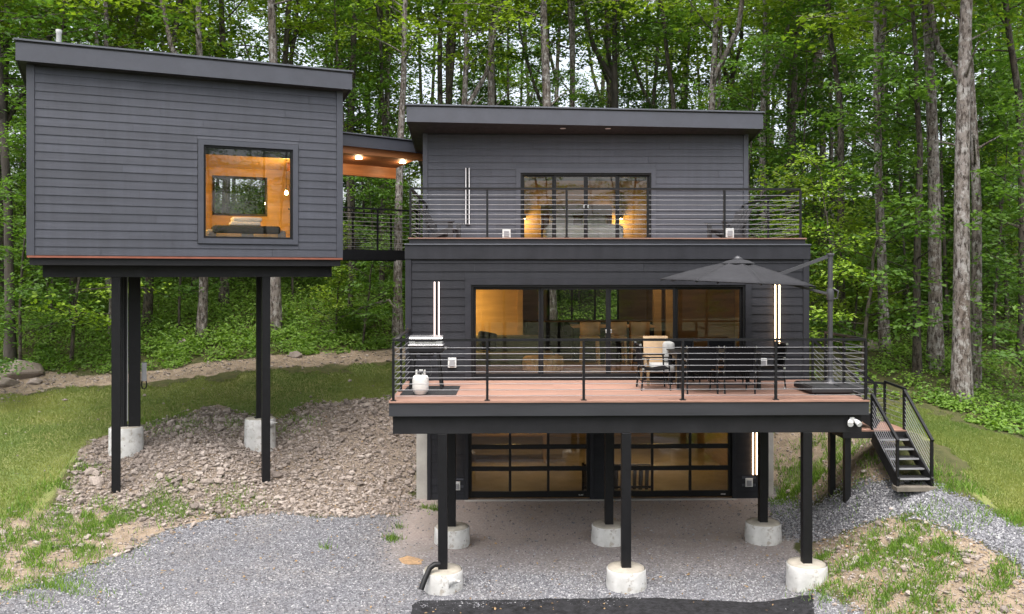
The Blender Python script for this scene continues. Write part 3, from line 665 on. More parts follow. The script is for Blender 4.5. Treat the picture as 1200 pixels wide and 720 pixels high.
# ================================================================== DECK
deck = thing('deck', 'raised timber deck on black steel posts with cable railing in front of the main house', 'deck', ((XL + XR) / 2, 17, 0))
nb = 21; y0 = YF - .03; bw_ = (YM - .06 - y0) / nb
for i in range(nb):
    xs_ = [XL - .01, XL + 4.9 if i % 2 else XL + 3.1, XR + .01]
    for k in range(2): part('deck_board', MB().box(xs_[k] + .002, xs_[k + 1] - .002, y0 + i * bw_, y0 + (i + 1) * bw_ - .006, ZD - .03, ZD), 'deck_board', deck)
zb = atY(700, 487.5, YF).z
part('fascia', MB().box(XL - .005, XR + .005, YF - .01, YF + .04, zb, ZD - .031), 'fascia_dark', deck, .004)
for x in (XL - .004, XR - .036): part('fascia', MB().box(x, x + .04, YF + .041, YM - .06, zb, ZD - .031), 'fascia_dark', deck, .004)
part('deck_soffit', MB().box(XL + .04, XR - .04, YF + .041, YM - .06, ZD - .07, ZD - .032), 'soffit', deck)
for i in range(14):
    x = XL + .3 + i * .62; part('joist', MB().box(x - .02, x + .02, YF + .042, YM - .07, ZD - .26, ZD - .071), 'beam_black', deck)
yb0 = YF + .10; zb2 = atY(700, 508, YF + .1).z
for yy in (YF + .10, 17.9): part('beam', MB().box(XL + .05, XR - .08, yy, yy + .16, zb2, zb - .002), 'beam_black', deck, .005)
PFX = [atY(p, 0, YF + .18).x for p in (519, 733.5, 945)]; PBX = [atY(p, 0, 17.98).x for p in (529.5, 713.5, 894)]
footn = []
def footing(x, y, ztop, r, label, seed, grp):
    rr = random.Random(seed); zb_ = gz(x, y) - .25; n = 28
    t = thing('concrete_footing', label, 'footing', (x, y, zb_ + .25), group=grp)
    h = ztop - zb_; mb = MB()
    rings = [(1.02, 0), (1.02, h * .45), (1.03, h * .5), (1.0, h * .82), (1.0, h - .02), (.97, h)]
    vs = []
    for i, (q, z) in enumerate(rings):
        for k in range(n):
            a_ = 2 * math.pi * k / n; w_ = q * r * (1 + .02 * math.sin(a_ * 3 + seed) + .012 * rr.uniform(-1, 1))
            vs.append((x + w_ * math.cos(a_), y + w_ * math.sin(a_), zb_ + z))
    fs = [(i * n + k, i * n + (k + 1) % n, (i + 1) * n + (k + 1) % n, (i + 1) * n + k) for i in range(len(rings) - 1) for k in range(n)]
    mb.add(vs, fs, True); part('form_tube', mb, 'footing_white', t)
    part('concrete_top', MB().lathe((x, y, ztop - .03), [(r * .94, 0), (r * .93, .035), (r * .6, .045)], 28), 'footing_top', t)
    if seed not in (1, 22): return t
    vs, fs = [], []                                  # torn flap of the paper form
    a0 = -1.0 + rr.uniform(-.3, .8)
    for k in range(5):
        a_ = a0 + k * .12; o_ = r * 1.02 + .02 + .09 * (k / 4) ** 1.5
        vs += [(x + o_ * math.cos(a_), y + o_ * math.sin(a_), ztop - .02 - .02 * k), (x + o_ * math.cos(a_), y + o_ * math.sin(a_), ztop - .22 + .03 * k + rr.uniform(-.02, .02))]
        if k: fs.append((2 * k - 2, 2 * k - 1, 2 * k + 1, 2 * k))
    fl = part('torn_flap', MB().add(vs, fs, True), 'footing_white', t); sm = fl.modifiers.new('thick', 'SOLIDIFY'); sm.thickness = .008
    return t
names = ['left', 'middle', 'right']
for i, (x, zt) in enumerate(zip(PFX, (atY(519, 667, YF + .18).z, atY(733, 665, YF + .18).z, atY(945, 660, YF + .18).z))):
    part('post', MB().box(x - .085, x + .085, YF + .10, YF + .26, zt, zb2 - .001), 'steel_black', deck, .008)
    part('post_base', MB().box(x - .12, x + .12, YF + .06, YF + .30, zt - .01, zt + .012), 'steel_black', deck)
    footing(x, YF + .18, zt, .36, 'round white concrete footing under the front %s deck post' % names[i], i + 1, 'deck post footings')
for i, (x, zt) in enumerate(zip(PBX, (atY(529, 617, 17.98).z, atY(713, 614.5, 17.98).z, atY(894, 612, 17.98).z))):
    part('post', MB().box(x - .085, x + .085, 17.9, 18.06, zt, zb2 - .001), 'steel_black', deck, .008)
    part('post_base', MB().box(x - .12, x + .12, 17.86, 18.10, zt - .01, zt + .012), 'steel_black', deck)
    footing(x, 17.98, zt, .37, 'round white concrete footing under the rear %s deck post' % names[i], i + 7, 'deck post footings')
xs = [atY(p, 0, YF + .05).x for p in (461, 571, 684, 800, 909, 1014.5)]
RHD = atY(700, 397, YF + .05).z - ZD
rail_run(deck, [(xs[0], YF + .05, 0), (xs[-1], YF + .05, 0)], ZD, RHD, [(x - xs[0]) / (xs[-1] - xs[0]) for x in xs])
rail_run(deck, [(xs[0], YF + .10, 0), (xs[0], YM - .08, 0)], ZD, RHD, [.42, 1])
rail_run(deck, [(xs[-1], YF + .10, 0), (xs[-1], 17.35, 0)], ZD, RHD, [.5, 1])
p = atY(999, 492.5, YF + .05); sc_ = thing('floodlight', 'small white floodlight under the right end of the deck', 'floodlight', p)
part('bracket', MB().box(p.x - .04, p.x + .04, p.y + .0, p.y + .05, p.z - .05, p.z + .05), 'white_plastic', sc_, .006)
for s_ in (-1, 1):
    mb = MB().tube([(p.x + s_ * .045, p.y + .01, p.z + .01), (p.x + s_ * .065, p.y - .05, p.z - .03), (p.x + s_ * .085, p.y - .12, p.z - .06)], [.018, .045, .05], 12); part('lamp_head', mb, 'white_plastic', sc_)
# ================================================================== OUTSIDE STAIR
ZLd = 2.5
stair = thing('outdoor_stair', 'black steel stair with cable rails from deck down to the gravel path', 'stair', (8, 17, 1.6))
lx0, lx1, ly0, ly1 = 7.05, 8.36, 17.15, 18.15
for i in range(7): part('landing_board', MB().box(lx0 - .01, lx1 + .01, ly0 + i * (ly1 - ly0) / 7, ly0 + (i + 1) * (ly1 - ly0) / 7 - .006, ZLd - .03, ZLd), 'deck_board', stair)
lf = MB(); lf.box(lx0, lx1, ly0, ly0 + .04, ZLd - .17, ZLd - .031).box(lx0, lx1, ly1 - .04, ly1, ZLd - .17, ZLd - .031).box(lx0, lx0 + .04, ly0 + .04, ly1 - .04, ZLd - .17, ZLd - .031).box(lx1 - .04, lx1, ly0 + .04, ly1 - .04, ZLd - .17, ZLd - .031)
part('landing_frame', lf, 'beam_black', stair)
for x, y in ((lx0 + .12, ly0 + .10), (lx0 + .12, ly1 - .12), (lx1 - .12, ly1 - .12)):
    part('post', MB().box(x - .06, x + .06, y - .06, y + .06, gz(x, y) - .1, ZLd - .171), 'beam_black', stair)
# upper flight along the wall side, going right
n = 4; rise = (ZD - ZLd) / (n + 1)
for i in range(n):
    x = 6.82 + i * .24; z = ZD - (i + 1) * rise
    part('tread', MB().box(x, x + .26, 17.40, 18.24, z - .035, z), 'beam_black', stair, .004)
for y in (17.37, 18.27): part('stringer', MB().bar((6.81, y, ZD - .12), (7.85, y, ZLd + .06), .04, .22), 'beam_black', stair)
for y in (17.37, 18.27):
    part('handrail', MB().bar((6.85, y, ZD + .88), (7.85, y, ZLd + .86), .05, .045), 'steel_black', stair)
    for x, z0 in ((6.85, ZD), (7.80, ZLd)): part('rail_post', MB().box(x - .022, x + .022, y - .022, y + .022, z0 - .1, z0 + .9), 'steel_black', stair)
    for k in range(7):
        o = .1 + k * .1; part('cable', MB().tube([(6.85, y, ZD + o), (7.80, y, ZLd + o)], .006, 6), 'cable_steel', stair)
# lower flight towards the viewer
sx0, sx1 = 7.66, 8.32; yb_, zb_ = 16.12, 1.62; n = 5
for i in range(n):
    t = (i + .5) / n; y = ly0 - (i + 1) * (ly0 - yb_) / n; z = ZLd - (i + 1) * (ZLd - zb_) / (n + 1)
    part('tread', MB().box(sx0 + .03, sx1 - .03, y, y + .25, z - .035, z), 'beam_black', stair, .005)
    part('tread_nosing', MB().box(sx0 + .03, sx1 - .03, y - .012, y - .001, z - .03, z + .004), 'grey_plastic', stair)
for x in (sx0 + .008, sx1 - .008): part('stringer', MB().bar((x, ly0, ZLd - .14), (x, yb_ - .02, zb_ + .06), .04, .24), 'beam_black', stair)
part('foot_plank', MB().box(sx0 - .05, sx1 + .05, yb_ - .12, yb_ + .1, zb_ - .08, zb_ + .0), 'deadwood', stair)
for x in (sx0, sx1):
    hz = .80 if x == sx1 else .72
    part('handrail', MB().bar((x, ly0 + .03, ZLd + hz), (x, yb_ - .06, zb_ + .87), .05, .045), 'steel_black', stair)
    part('rail_post', MB().box(x - .024, x + .024, yb_ - .05, yb_, zb_ - .05, zb_ + .88), 'steel_black', stair)
    part('rail_post', MB().box(x - .024, x + .024, ly0 + .01, ly0 + .06, ZLd - .15, ZLd + hz), 'steel_black', stair)
    for k in range(8):
        o = .08 + k * .085; part('cable', MB().tube([(x, ly0 + .03, ZLd + o), (x, yb_ - .03, zb_ + o + .05)], .006, 6), 'cable_steel', stair)
for (xa, ya), (xb, yb2) in (((sx1 + .03, ly0 + .05), (sx1 + .03, ly1 - .03)), ((sx1, ly1 - .03), (7.8, ly1 - .03))):
    part('handrail', MB().bar((xa, ya, ZLd + .82), (xb, yb2, ZLd + .86), .05, .045), 'steel_black', stair)
    part('rail_post', MB().box(xb - .022, xb + .022, yb2 - .022, yb2 + .022, ZLd - .1, ZLd + .84), 'steel_black', stair)
    for k in range(7): part('cable', MB().tube([(xa, ya, ZLd + .1 + k * .1), (xb, yb2, ZLd + .1 + k * .1)], .006, 6), 'cable_steel', stair)
# ================================================================== CABIN ON POSTS
cA = atD(33, 303, 18.2); cB = atD(400, 306, 20.9)
u = Vector((cB.x - cA.x, cB.y - cA.y, 0)); CWD = u.length; ang = math.atan2(u.y, u.x); u.normalize(); vv = Vector((-u.y, u.x, 0))
cabin = thing('cabin', 'charcoal clad cabin box raised on steel posts with one large square window', 'cabin', (cA.x, cA.y, 0), ang, world=False)
def cloc(px, py, v=0.0):                 # photo pixel -> cabin coordinates (along the front, back, height) on the plane v
    p = atP(px, py, Vector((cA.x, cA.y, 0)) + vv * v, vv) - Vector((cA.x, cA.y, 0)); return Vector((p.dot(u), p.dot(vv), p.z))
CZ0, CZ1, CD = cloc(200, 303).z + .04, 10.13, 5.2
wtl, wbr = cloc(238.5, 172), cloc(343, 281)
WX0, WX1, WZ0, WZ1 = wtl.x, wbr.x, cloc(343, 281).z, cloc(343, 176).z
cz_ = lambda v: CZ1 - .13 * v
mb = MB(); t_ = .16
mb.box(0, WX0, 0, t_, CZ0, CZ1).box(WX1, CWD, 0, t_, CZ0, CZ1).box(WX0, WX1, 0, t_, CZ0, WZ0).box(WX0, WX1, 0, t_, WZ1, CZ1)
cw = part('wall', mb, 'soffit', cabin)
clad(cw, .12, CWD - .12, -.001, CZ0 + .01, CZ1 - .03, [(WX0 - .13, WX1 + .13, WZ0 - .13, WZ1 + .13)])
for x0, x1 in ((-.03, .12), (CWD - .12, CWD + .03)): part('corner_trim', MB().box(x0, x1, -.045, .1, CZ0, CZ1), 'trim', cabin, .005)
part('copper_flashing', MB().box(-.02, CWD + .02, -.05, .3, CZ0 - .045, CZ0 - .002), 'copper', cabin)
bx0, bx1 = cloc(251, 208, CD - .2), cloc(311, 252, CD - .2)
for nm in (0, 1):
    x0, x1 = (0, t_) if nm == 0 else (CWD - t_, CWD)
    s_ = part('wall', MB().prism([(x0, t_ + .001), (x1, t_ + .001), (x1, CD), (x0, CD)], CZ0, [cz_(t_), cz_(t_), cz_(CD), cz_(CD)]), 'soffit', cabin)
    if nm == 0: clad(s_, -.001, CD - .12, CD, CZ0, cz_(CD) - .02, rz=-math.pi / 2)
    else: clad(s_, CWD + .001, CWD + CD - .12, .12, CZ0, cz_(CD) - .02, rz=math.pi / 2)
mb = MB().box(t_, bx0.x, CD - .2, CD, CZ0, cz_(CD)).box(bx1.x, CWD - t_, CD - .2, CD, CZ0, cz_(CD)).box(bx0.x, bx1.x, CD - .2, CD, CZ0, bx1.z).box(bx0.x, bx1.x, CD - .2, CD, bx0.z, cz_(CD))
part('wall', mb, 'siding', cabin)
def cwin(x0, x1, z0, z1, v, th, nm='window', d=.12):
    f = MB().box(x0, x0 + th, v, v + d, z0, z1).box(x1 - th, x1, v, v + d, z0, z1).box(x0 + th, x1 - th, v, v + d, z1 - th, z1).box(x0 + th, x1 - th, v, v + d, z0, z0 + th)
    wdw = part(nm, f, 'frame_black', cabin, .003)
    part('pane', MB().add([(x0 + th, v + d / 3, z0 + th), (x1 - th, v + d / 3, z0 + th), (x1 - th, v + d / 3, z1 - th), (x0 + th, v + d / 3, z1 - th)], [(0, 1, 2, 3)]), 'glass_clear', wdw); return wdw
wn_ = cwin(WX0, WX1, WZ0, WZ1, .0, .05)
part('head_panel', MB().box(WX0 + .051, WX1 - .051, .05, .10, WZ1 - .20, WZ1 - .051), 'frame_black', wn_)
cwin(bx0.x - .05, bx1.x + .05, bx1.z - .05, bx0.z + .05, CD - .262, .06, d=.03)
wd = .12
for P in ([(WX0 - wd, WZ1 + wd), (WX1 + wd, WZ1 + wd), (WX1, WZ1), (WX0, WZ1)], [(WX0 - wd, WZ0 - wd), (WX0, WZ0), (WX1, WZ0), (WX1 + wd, WZ0 - wd)][::-1], [(WX0 - wd, WZ0 - wd), (WX0 - wd, WZ1 + wd), (WX0, WZ1), (WX0, WZ0)], [(WX1 + wd, WZ1 + wd), (WX1 + wd, WZ0 - wd), (WX1, WZ0), (WX1, WZ1)]):
    vs = [(a_, -.055, b_) for a_, b_ in P] + [(a_, .01, b_) for a_, b_ in P]
    part('window_trim', MB().add(vs, [(3, 2, 1, 0), (4, 5, 6, 7), (0, 1, 5, 4), (1, 2, 6, 5), (2, 3, 7, 6), (3, 0, 4, 7)]), 'trim', cabin)
# cabin roof
ov, oe = .25, .18
RCc = [(-oe, -ov), (CWD + oe, -ov), (CWD + oe, CD + .3), (-oe, CD + .3)]
croof = part('roof', MB().prism(RCc, [cz_(p[1]) for p in RCc], [cz_(p[1]) + .40 for p in RCc]), 'soffit', cabin)
for (a_, b_) in ((RCc[0], RCc[1]), (RCc[1], RCc[2]), (RCc[3], RCc[0])):
    a_, b_ = Vector((*a_, 0)), Vector((*b_, 0)); d = (b_ - a_).normalized(); n_ = Vector((d.y, -d.x, 0)) * .025; P0 = [a_.y, b_.y, b_.y, a_.y]
    P = [a_ - d * .024, b_ + d * .024, b_ + d * .024 + n_, a_ - d * .024 + n_]; part('fascia', MB().prism([(p.x, p.y) for p in P], [cz_(y) - .02 for y in P0], [cz_(y) + .355 for y in P0]), 'trim', croof)
    Q = [a_ - d * .06 - n_ * 4, b_ + d * .06 - n_ * 4, b_ + d * .06 + n_ * 2.0, a_ - d * .06 + n_ * 2.0]; part('drip_edge', MB().prism([(p.x, p.y) for p in Q], [cz_(y) + .403 for y in P0], [cz_(y) + .44 for y in P0]), 'roof_metal', croof)
part('roof_sheet', MB().prism([(-.1, -.15), (CWD + .1, -.15), (CWD + .1, CD + .3), (-.1, CD + .3)], [cz_(y) + .41 for y in (-.15, -.15, CD + .3, CD + .3)], [cz_(y) + .43 for y in (-.15, -.15, CD + .3, CD + .3)]), 'roof_metal', croof)
p = cloc(69, 46, .9); part('vent_pipe', MB().lathe((p.x, .9, cz_(.9) + .35), [(.055, 0), (.055, .72), (.065, .73), (.065, .80)], 12), 'white_plastic', croof)
# cabin room
part('floor', MB().box(.02, CWD - .02, .02, CD - .02, CZ0 - .2, CZ0 - .05), 'beam_black', cabin)
part('room_floor', MB().box(t_, CWD - t_, t_, CD - .2, CZ0 + .1, CZ0 + .14), 'floor_wood', cabin)
rx0, rx1 = WX0 - .55, WX1 + .75
part('interior_wall', MB().box(rx0 - .06, rx0, t_ + .01, CD - .201, CZ0 + .14, 9.1), 'pine_panel', cabin)
part('interior_wall', MB().box(rx1, rx1 + .06, t_ + .01, CD - .201, CZ0 + .14, 9.1), 'pine_panel', cabin)
ib = MB(); v0 = CD - .235
ib.box(rx0, bx0.x, v0, v0 + .03, CZ0 + .14, 8.75).box(bx1.x, rx1, v0, v0 + .03, CZ0 + .14, 8.75).box(bx0.x, bx1.x, v0, v0 + .03, CZ0 + .14, bx1.z).box(bx0.x, bx1.x, v0, v0 + .03, bx0.z, 8.75)
part('interior_wall', ib, 'pine_panel', cabin)
part('interior_ceiling', MB().prism([(rx0, t_ + .01), (rx1, t_ + .01), (rx1, v0), (rx0, v0)], [8.95, 8.95, 8.72, 8.72], [9.0, 9.0, 8.77, 8.77]), 'pine_panel', cabin)
# under-frame and posts
zbB = cloc(200, 303, .5).z; zbt = CZ0 - .205
b0, b1 = cloc(50, 315, .35).x, cloc(389, 315, .35).x; zlow = cloc(200, 325, .35).z
for v in (.35, 3.2): part('beam', MB().box(b0, b1, v, v + .2, zlow, zbt + .15), 'beam_black', cabin, .006)
for x in (b0, b1 - .2): part('beam', MB().box(x, x + .2, .551, 3.199, zlow + .03, zbt + .1), 'beam_black', cabin, .006)
for px in (136, 311.5):
    c_ = cloc(px, 400, .45); wv = Vector((cA.x, cA.y, 0)) + u * c_.x + vv * .45; zg = gz(wv.x, wv.y)
    part('post', MB().cbox((c_.x, .45, (zg - .2 + zlow) / 2), (.19, .19, zlow - zg + .2)), 'steel_black', cabin, .01)
for i, (px, py0, py1, d) in enumerate(((148, 500, 527, 20.9), (305, 490, 525, 22.5))):
    w_ = atD(px, py0, d); q = Vector((w_.x - cA.x, w_.y - cA.y, 0)); cx, cv = q.dot(u), q.dot(vv)
    footing(w_.x, w_.y, w_.z, .39, 'tall white footing beneath the %s cabin post' % ('left rear' if i == 0 else 'right rear'), 21 + i, 'cabin post footings')
    if i == 0:       # boxed service chase with two channels
        part('service_chase', MB().box(cx - .16, cx + .02, cv - .1, cv + .2, w_.z, zlow + .1), 'beam_black', cabin, .005)
        part('service_chase', MB().box(cx + .05, cx + .32, cv - .16, cv + .2, w_.z, zlow + .1), 'steel_black', cabin, .005)
        part('conduit', MB().tube([(cx - .05, cv - .13, w_.z + .05), (cx - .05, cv - .13, zlow)], .018, 8), 'beam_black', cabin)
        part('conduit', MB().tube([(cx + .03, cv - .13, w_.z + .15), (cx + .03, cv - .13, zlow)], .014, 8), 'grey_plastic', cabin)
        part('meter_box', MB().box(cx + .34, cx + .46, cv - .1, cv + .12, w_.z + 1.1, w_.z + 1.55), 'grey_plastic', cabin, .01)
        part('hose_coil', MB().tube([(cx + .40 + .06 * math.cos(k * .7), cv - .05, w_.z + 1.02 + .12 * math.sin(k * .7)) for k in range(20)], .016, 6), 'mat_black', cabin)
    else:
        part('post', MB().cbox((cx - .0, cv, (w_.z + zlow) / 2 + .05), (.2, .2, zlow - w_.z + .1)), 'steel_black', cabin, .008)
        part('post_base', MB().cbox((cx, cv, w_.z + .012), (.3, .3, .024)), 'steel_black', cabin)
# ================================================================== COVERED BRIDGE
bA = atD(388, 293, 23.0); bB = atD(486, 294, 24.6)
bu = Vector((bB.x - bA.x, bB.y - bA.y, 0)); BL = bu.length; bang = math.atan2(bu.y, bu.x); bu.normalize(); bv = Vector((-bu.y, bu.x, 0))
bridge = thing('covered_bridge', 'covered footbridge with cedar ceiling linking the cabin to the main house', 'bridge', (bA.x, bA.y, 0), bang, world=False)
def bloc(px, py, v=0.0):
    p = atP(px, py, Vector((bA.x, bA.y, 0)) + bv * v, bv) - Vector((bA.x, bA.y, 0)); return Vector((p.dot(bu), p.dot(bv), p.z))
zbt_, zbb_ = bloc(440, 293).z, bloc(440, 305).z; BW = 1.5; E0, E1 = -.55, BL + .25
for v in (0, BW): part('beam', MB().box(E0, E1, v, v + .1, zbb_, zbt_), 'steel_black', bridge, .005)
for i in range(10): part('floor_board', MB().box(E0, E1, .11 + i * .138, .11 + (i + 1) * .138 - .006, zbt_ - .12, zbt_ - .02), 'deck_board', bridge)
zr = bloc(440, 245).z
rail_run_z = zbt_
for v in (.05, BW + .05):
    part('top_rail', MB().bar((E0, v, zr), (E1, v, zr), .05, .045), 'steel_black', bridge)
    xp = bloc(443.5, 270).x
    for x in (xp, E1 - .15): part('rail_post', MB().box(x - .022, x + .022, v - .022, v + .022, zbt_, zr - .02), 'steel_black', bridge)
    for k in range(9): part('cable', MB().tube([(E0, v, zbt_ + .08 + k * (zr - zbt_ - .1) / 9), (E1, v, zbt_ + .08 + k * (zr - zbt_ - .1) / 9)], .0065, 6), 'cable_steel', bridge)
zt0, zt1 = bloc(440, 174.5, -.2).z, bloc(440, 160.5, -.2).z
rf = part('roof', MB().box(E0, E1 - .05, -.17, BW + .3, zt0 + .02, zt1), 'soffit', bridge)
part('fascia', MB().box(E0, E1 + .02, -.2, -.171, zt0, zt1 - .03), 'trim', rf, .003)
part('drip_edge', MB().box(E0, E1 + .06, -.24, .1, zt1 + .002, zt1 + .035), 'roof_metal', rf, .003)
zc0 = bloc(440, 183, -.1).z
part('cedar_beam', MB().box(E0, E1, -.1, .06, zc0, zt0 + .018), 'cedar', rf, .006)
zr0, zr1 = bloc(440, 208, BW).z, bloc(440, 196, BW).z
part('cedar_beam', MB().box(E0, E1, BW, BW + .14, zr0, zr1 + .1), 'cedar', rf, .006)
czl = lambda v: zc0 + .10 + (zr1 - zc0 - .08) * (v - .06) / (BW - .06)
for i in range(9):
    v0, v1 = .065 + i * .158, .065 + (i + 1) * .158 - .008
    part('ceiling_board', MB().prism([(E0, v0), (E1, v0), (E1, v1), (E0, v1)], [czl(v0), czl(v0), czl(v1), czl(v1)], [czl(v0) + .03, czl(v0) + .03, czl(v1) + .03, czl(v1) + .03]), 'cedar_dark', rf)
for px in (420.5, 472):
    q = bloc(px, 188, .7)
    part('downlight', MB().lathe((q.x, .7, czl(.7) - .035), [(.06, 0), (.085, .006), (.09, .02)], 16), 'downlight', bridge)
    l = bpy.data.lights.new('bridge_lamp', 'POINT'); l.energy = 4; l.color = (1, .72, .42); l.shadow_soft_size = .06
    lo_ = link('bridge_lamp', l, bridge); lo_.location = (q.x, .7, czl(.7) - .16)
# ================================================================== FITTINGS ON THE WALLS
def twin_light(px0, py0, py1, Y, mat, label, power=0, col=(1, .6, .33)):
    a_ = atY(px0, py0, Y); z1_, z0_ = a_.z, atY(px0, py1, Y).z; y = Y - .06
    t = thing('wall_light', label, 'wall light', (a_.x, y, z0_), group='twin tube wall lights')
    part('back_plate', MB().box(a_.x - .05, a_.x + .05, y, y + .03, z0_, z1_), 'frame_black', t, .004)
    for s_ in (-1, 1): part('light_tube', MB().box(a_.x + s_ * .045 - .010, a_.x + s_ * .045 + .010, y - .035, y - .001, z0_ + .01, z1_ - .01), mat, t)
    return t
twin_light(548, 197, 264, YU, 'led_off', 'unlit white twin tube light on the upper storey wall')
twin_light(512, 330, 399, YM, 'led_pink', 'lit twin tube light above the grill on the deck wall')
twin_light(909.5, 333, 406, YM, 'led_warm', 'lit twin tube light on the deck wall under the parasol')
twin_light(883.5, 500, 556, YG - .03, 'led_warm', 'lit twin tube light at the right end of the garage wall')
twin_light(527, 500, 558, YG - .03, 'led_warm', 'lit twin tube light at the left end of the garage wall')
def outlet(px, py, Y, label, dark=False):
    p = atY(px, py, Y); y = Y - .035
    t = thing('electrical_outlet', label, 'outlet', (p.x, y, p.z - .1), group='outlet covers')
    if dark: part('mounting_block', MB().box(p.x - .17, p.x + .17, y - .012, y + .02, p.z - .18, p.z + .18), 'trim', t, .004)
    part('plate', MB().box(p.x - .09, p.x + .09, y - .03, y - .013 if dark else y + .02, p.z - .105, p.z + .105), 'white_plastic', t, .006)
    part('cover', MB().box(p.x - .055, p.x + .055, y - .06, y - .031, p.z - .075, p.z + .06), 'grey_plastic', t, .006)
outlet(530, 425, YM, 'white outlet cover on the deck wall left of the sliding doors')
outlet(893, 425.5, YM, 'white outlet cover on the deck wall behind the dining chairs')
outlet(593.5, 274, YM + .5 + .0, 'white outlet cover at the terrace edge left of the upper doors')
outlet(854.5, 273.5, YM + .5, 'white outlet cover at the terrace edge right of the upper doors')
outlet(877, 565, YG - .03, 'white outlet cover on dark block right of the garage doors', True)
outlet(535, 569, YG - .03, 'white outlet cover left of the garage doors', True)
for o in [o for o in COL.objects if o.get('label', '').startswith('white outlet cover at the terrace')]:       # free standing post boxes on the terrace floor
    part('stand', MB().box(o.location.x - .03, o.location.x + .03, o.location.y + .0, o.location.y + .05, ZT, o.location.z), 'steel_black', o)
# ================================================================== DECK THINGS
# propane tank
p = Vector((atD(493, 462, 16.25).x, 16.25, ZD + .012)); t = thing('propane_tank', 'white propane cylinder standing on the black mat by the grill', 'gas tank', p)
part('tank', MB().lathe(p, [(.10, 0), (.115, .005), (.115, .03), (.135, .05), (.152, .09), (.155, .14), (.155, .27), (.150, .315), (.128, .348), (.06, .365)], 28), 'tank_white', t)
mb = MB()
for k in range(16):
    if k in (10, 11, 12, 13, 2, 5): continue
    a0, a1 = 2 * math.pi * k / 16, 2 * math.pi * (k + 1) / 16
    vs = [(p.x + r * math.cos(a_), p.y + r * math.sin(a_), p.z + z) for z in (.345, .455) for r in (.088, .097) for a_ in (a0, a1)]
    mb.add(vs, [(2, 3, 7, 6), (1, 0, 4, 5), (4, 6, 7, 5), (0, 1, 3, 2), (0, 2, 6, 4), (1, 5, 7, 3)])
part('collar', mb, 'tank_white', t)
part('valve', MB().lathe((p.x, p.y, p.z + .36), [(.026, 0), (.026, .05), (.045, .055), (.045, .075)], 12), 'steel_black', t)
# mat
q0, q1 = atD(470, 461, 16.35), atD(535, 461, 16.35)
single('grill_mat', MB().prism([(q0.x, 16.15), (q1.x, 16.15), (q1.x + .03, 17.45), (q0.x + .03, 17.45)], ZD + .001, ZD + .010), 'mat_black', 'black mat under the grill and gas tank on the deck', 'mat', loc=(q0.x, 16.15, ZD))
# griddle grill
gp = Vector((atD(500, 440, 17.0).x, 17.0, ZD + .011)); t = thing('gas_grill', 'black gas grill with steel lid on splayed legs at the deck corner', 'grill', gp)
zt = atD(500, 404, 17.0).z
for sx in (-1, 1):
    for sy in (-1, 1):
        part('leg', MB().bar((gp.x + sx * .23, gp.y + sy * .16, zt - .12), (gp.x + sx * .31, gp.y + sy * .22, gp.z), .05, .03), 'steel_black', t)
part('firebox', MB().prism([(gp.x - .34, gp.y - .22), (gp.x + .34, gp.y - .22), (gp.x + .34, gp.y + .22), (gp.x - .34, gp.y + .22)], zt - .14, zt - .01), 'steel_black', t, .02)
part('grate_rim', MB().box(gp.x - .35, gp.x + .35, gp.y - .235, gp.y + .235, zt - .009, zt + .016), 'steel_bright', t, .006)
prof = [(-.22, .02), (-.215, .10), (-.17, .16), (-.06, .185), (.1, .185), (.2, .14), (.22, .02)]
vs = [(gp.x + s_ * .33, gp.y + a_, zt + b_) for s_ in (-1, 1) for a_, b_ in prof]; k = len(prof)
part('lid', MB().add(vs, [tuple(range(k)), tuple(range(2 * k - 1, k - 1, -1))] + [(i, i + k, (i + 1) % k + k, (i + 1) % k) for i in range(k)]), 'steel_bright', t, .01)
part('lid_handle', MB().tube([(gp.x - .2, gp.y - .20, zt + .09), (gp.x - .2, gp.y - .26, zt + .09), (gp.x + .2, gp.y - .26, zt + .09), (gp.x + .2, gp.y - .20, zt + .09)], .012, 8), 'steel_black', t)
part('grease_tray', MB().box(gp.x - .12, gp.x + .14, gp.y - .16, gp.y + .16, zt - .22, zt - .141), 'steel_black', t, .01)
part('side_handle', MB().box(gp.x + .351, gp.x + .46, gp.y - .15, gp.y + .05, zt - .07, zt - .03), 'steel_black', t, .008)
for k in range(3): part('knob', MB().tube([(gp.x + .36 + .0, gp.y - .18 + k * .1, zt - .05), (gp.x + .40, gp.y - .24 + k * .1, zt - .05)], .022, 10), 'steel_bright', t)
part('gas_hose', MB().tube([(gp.x + .05, gp.y - .05, zt - .2), (gp.x + .12, gp.y - .2, ZD + .35), (gp.x + .05, gp.y - .5, ZD + .22), (p.x + .1, p.y + .1, ZD + .38), (p.x, p.y, p.z + .41)], .011, 8), 'mat_black', t)
part('bottle_shelf', MB().bar((gp.x - .28, gp.y, zt - .45), (gp.x + .28, gp.y, zt - .45), .04, .02), 'steel_black', t)
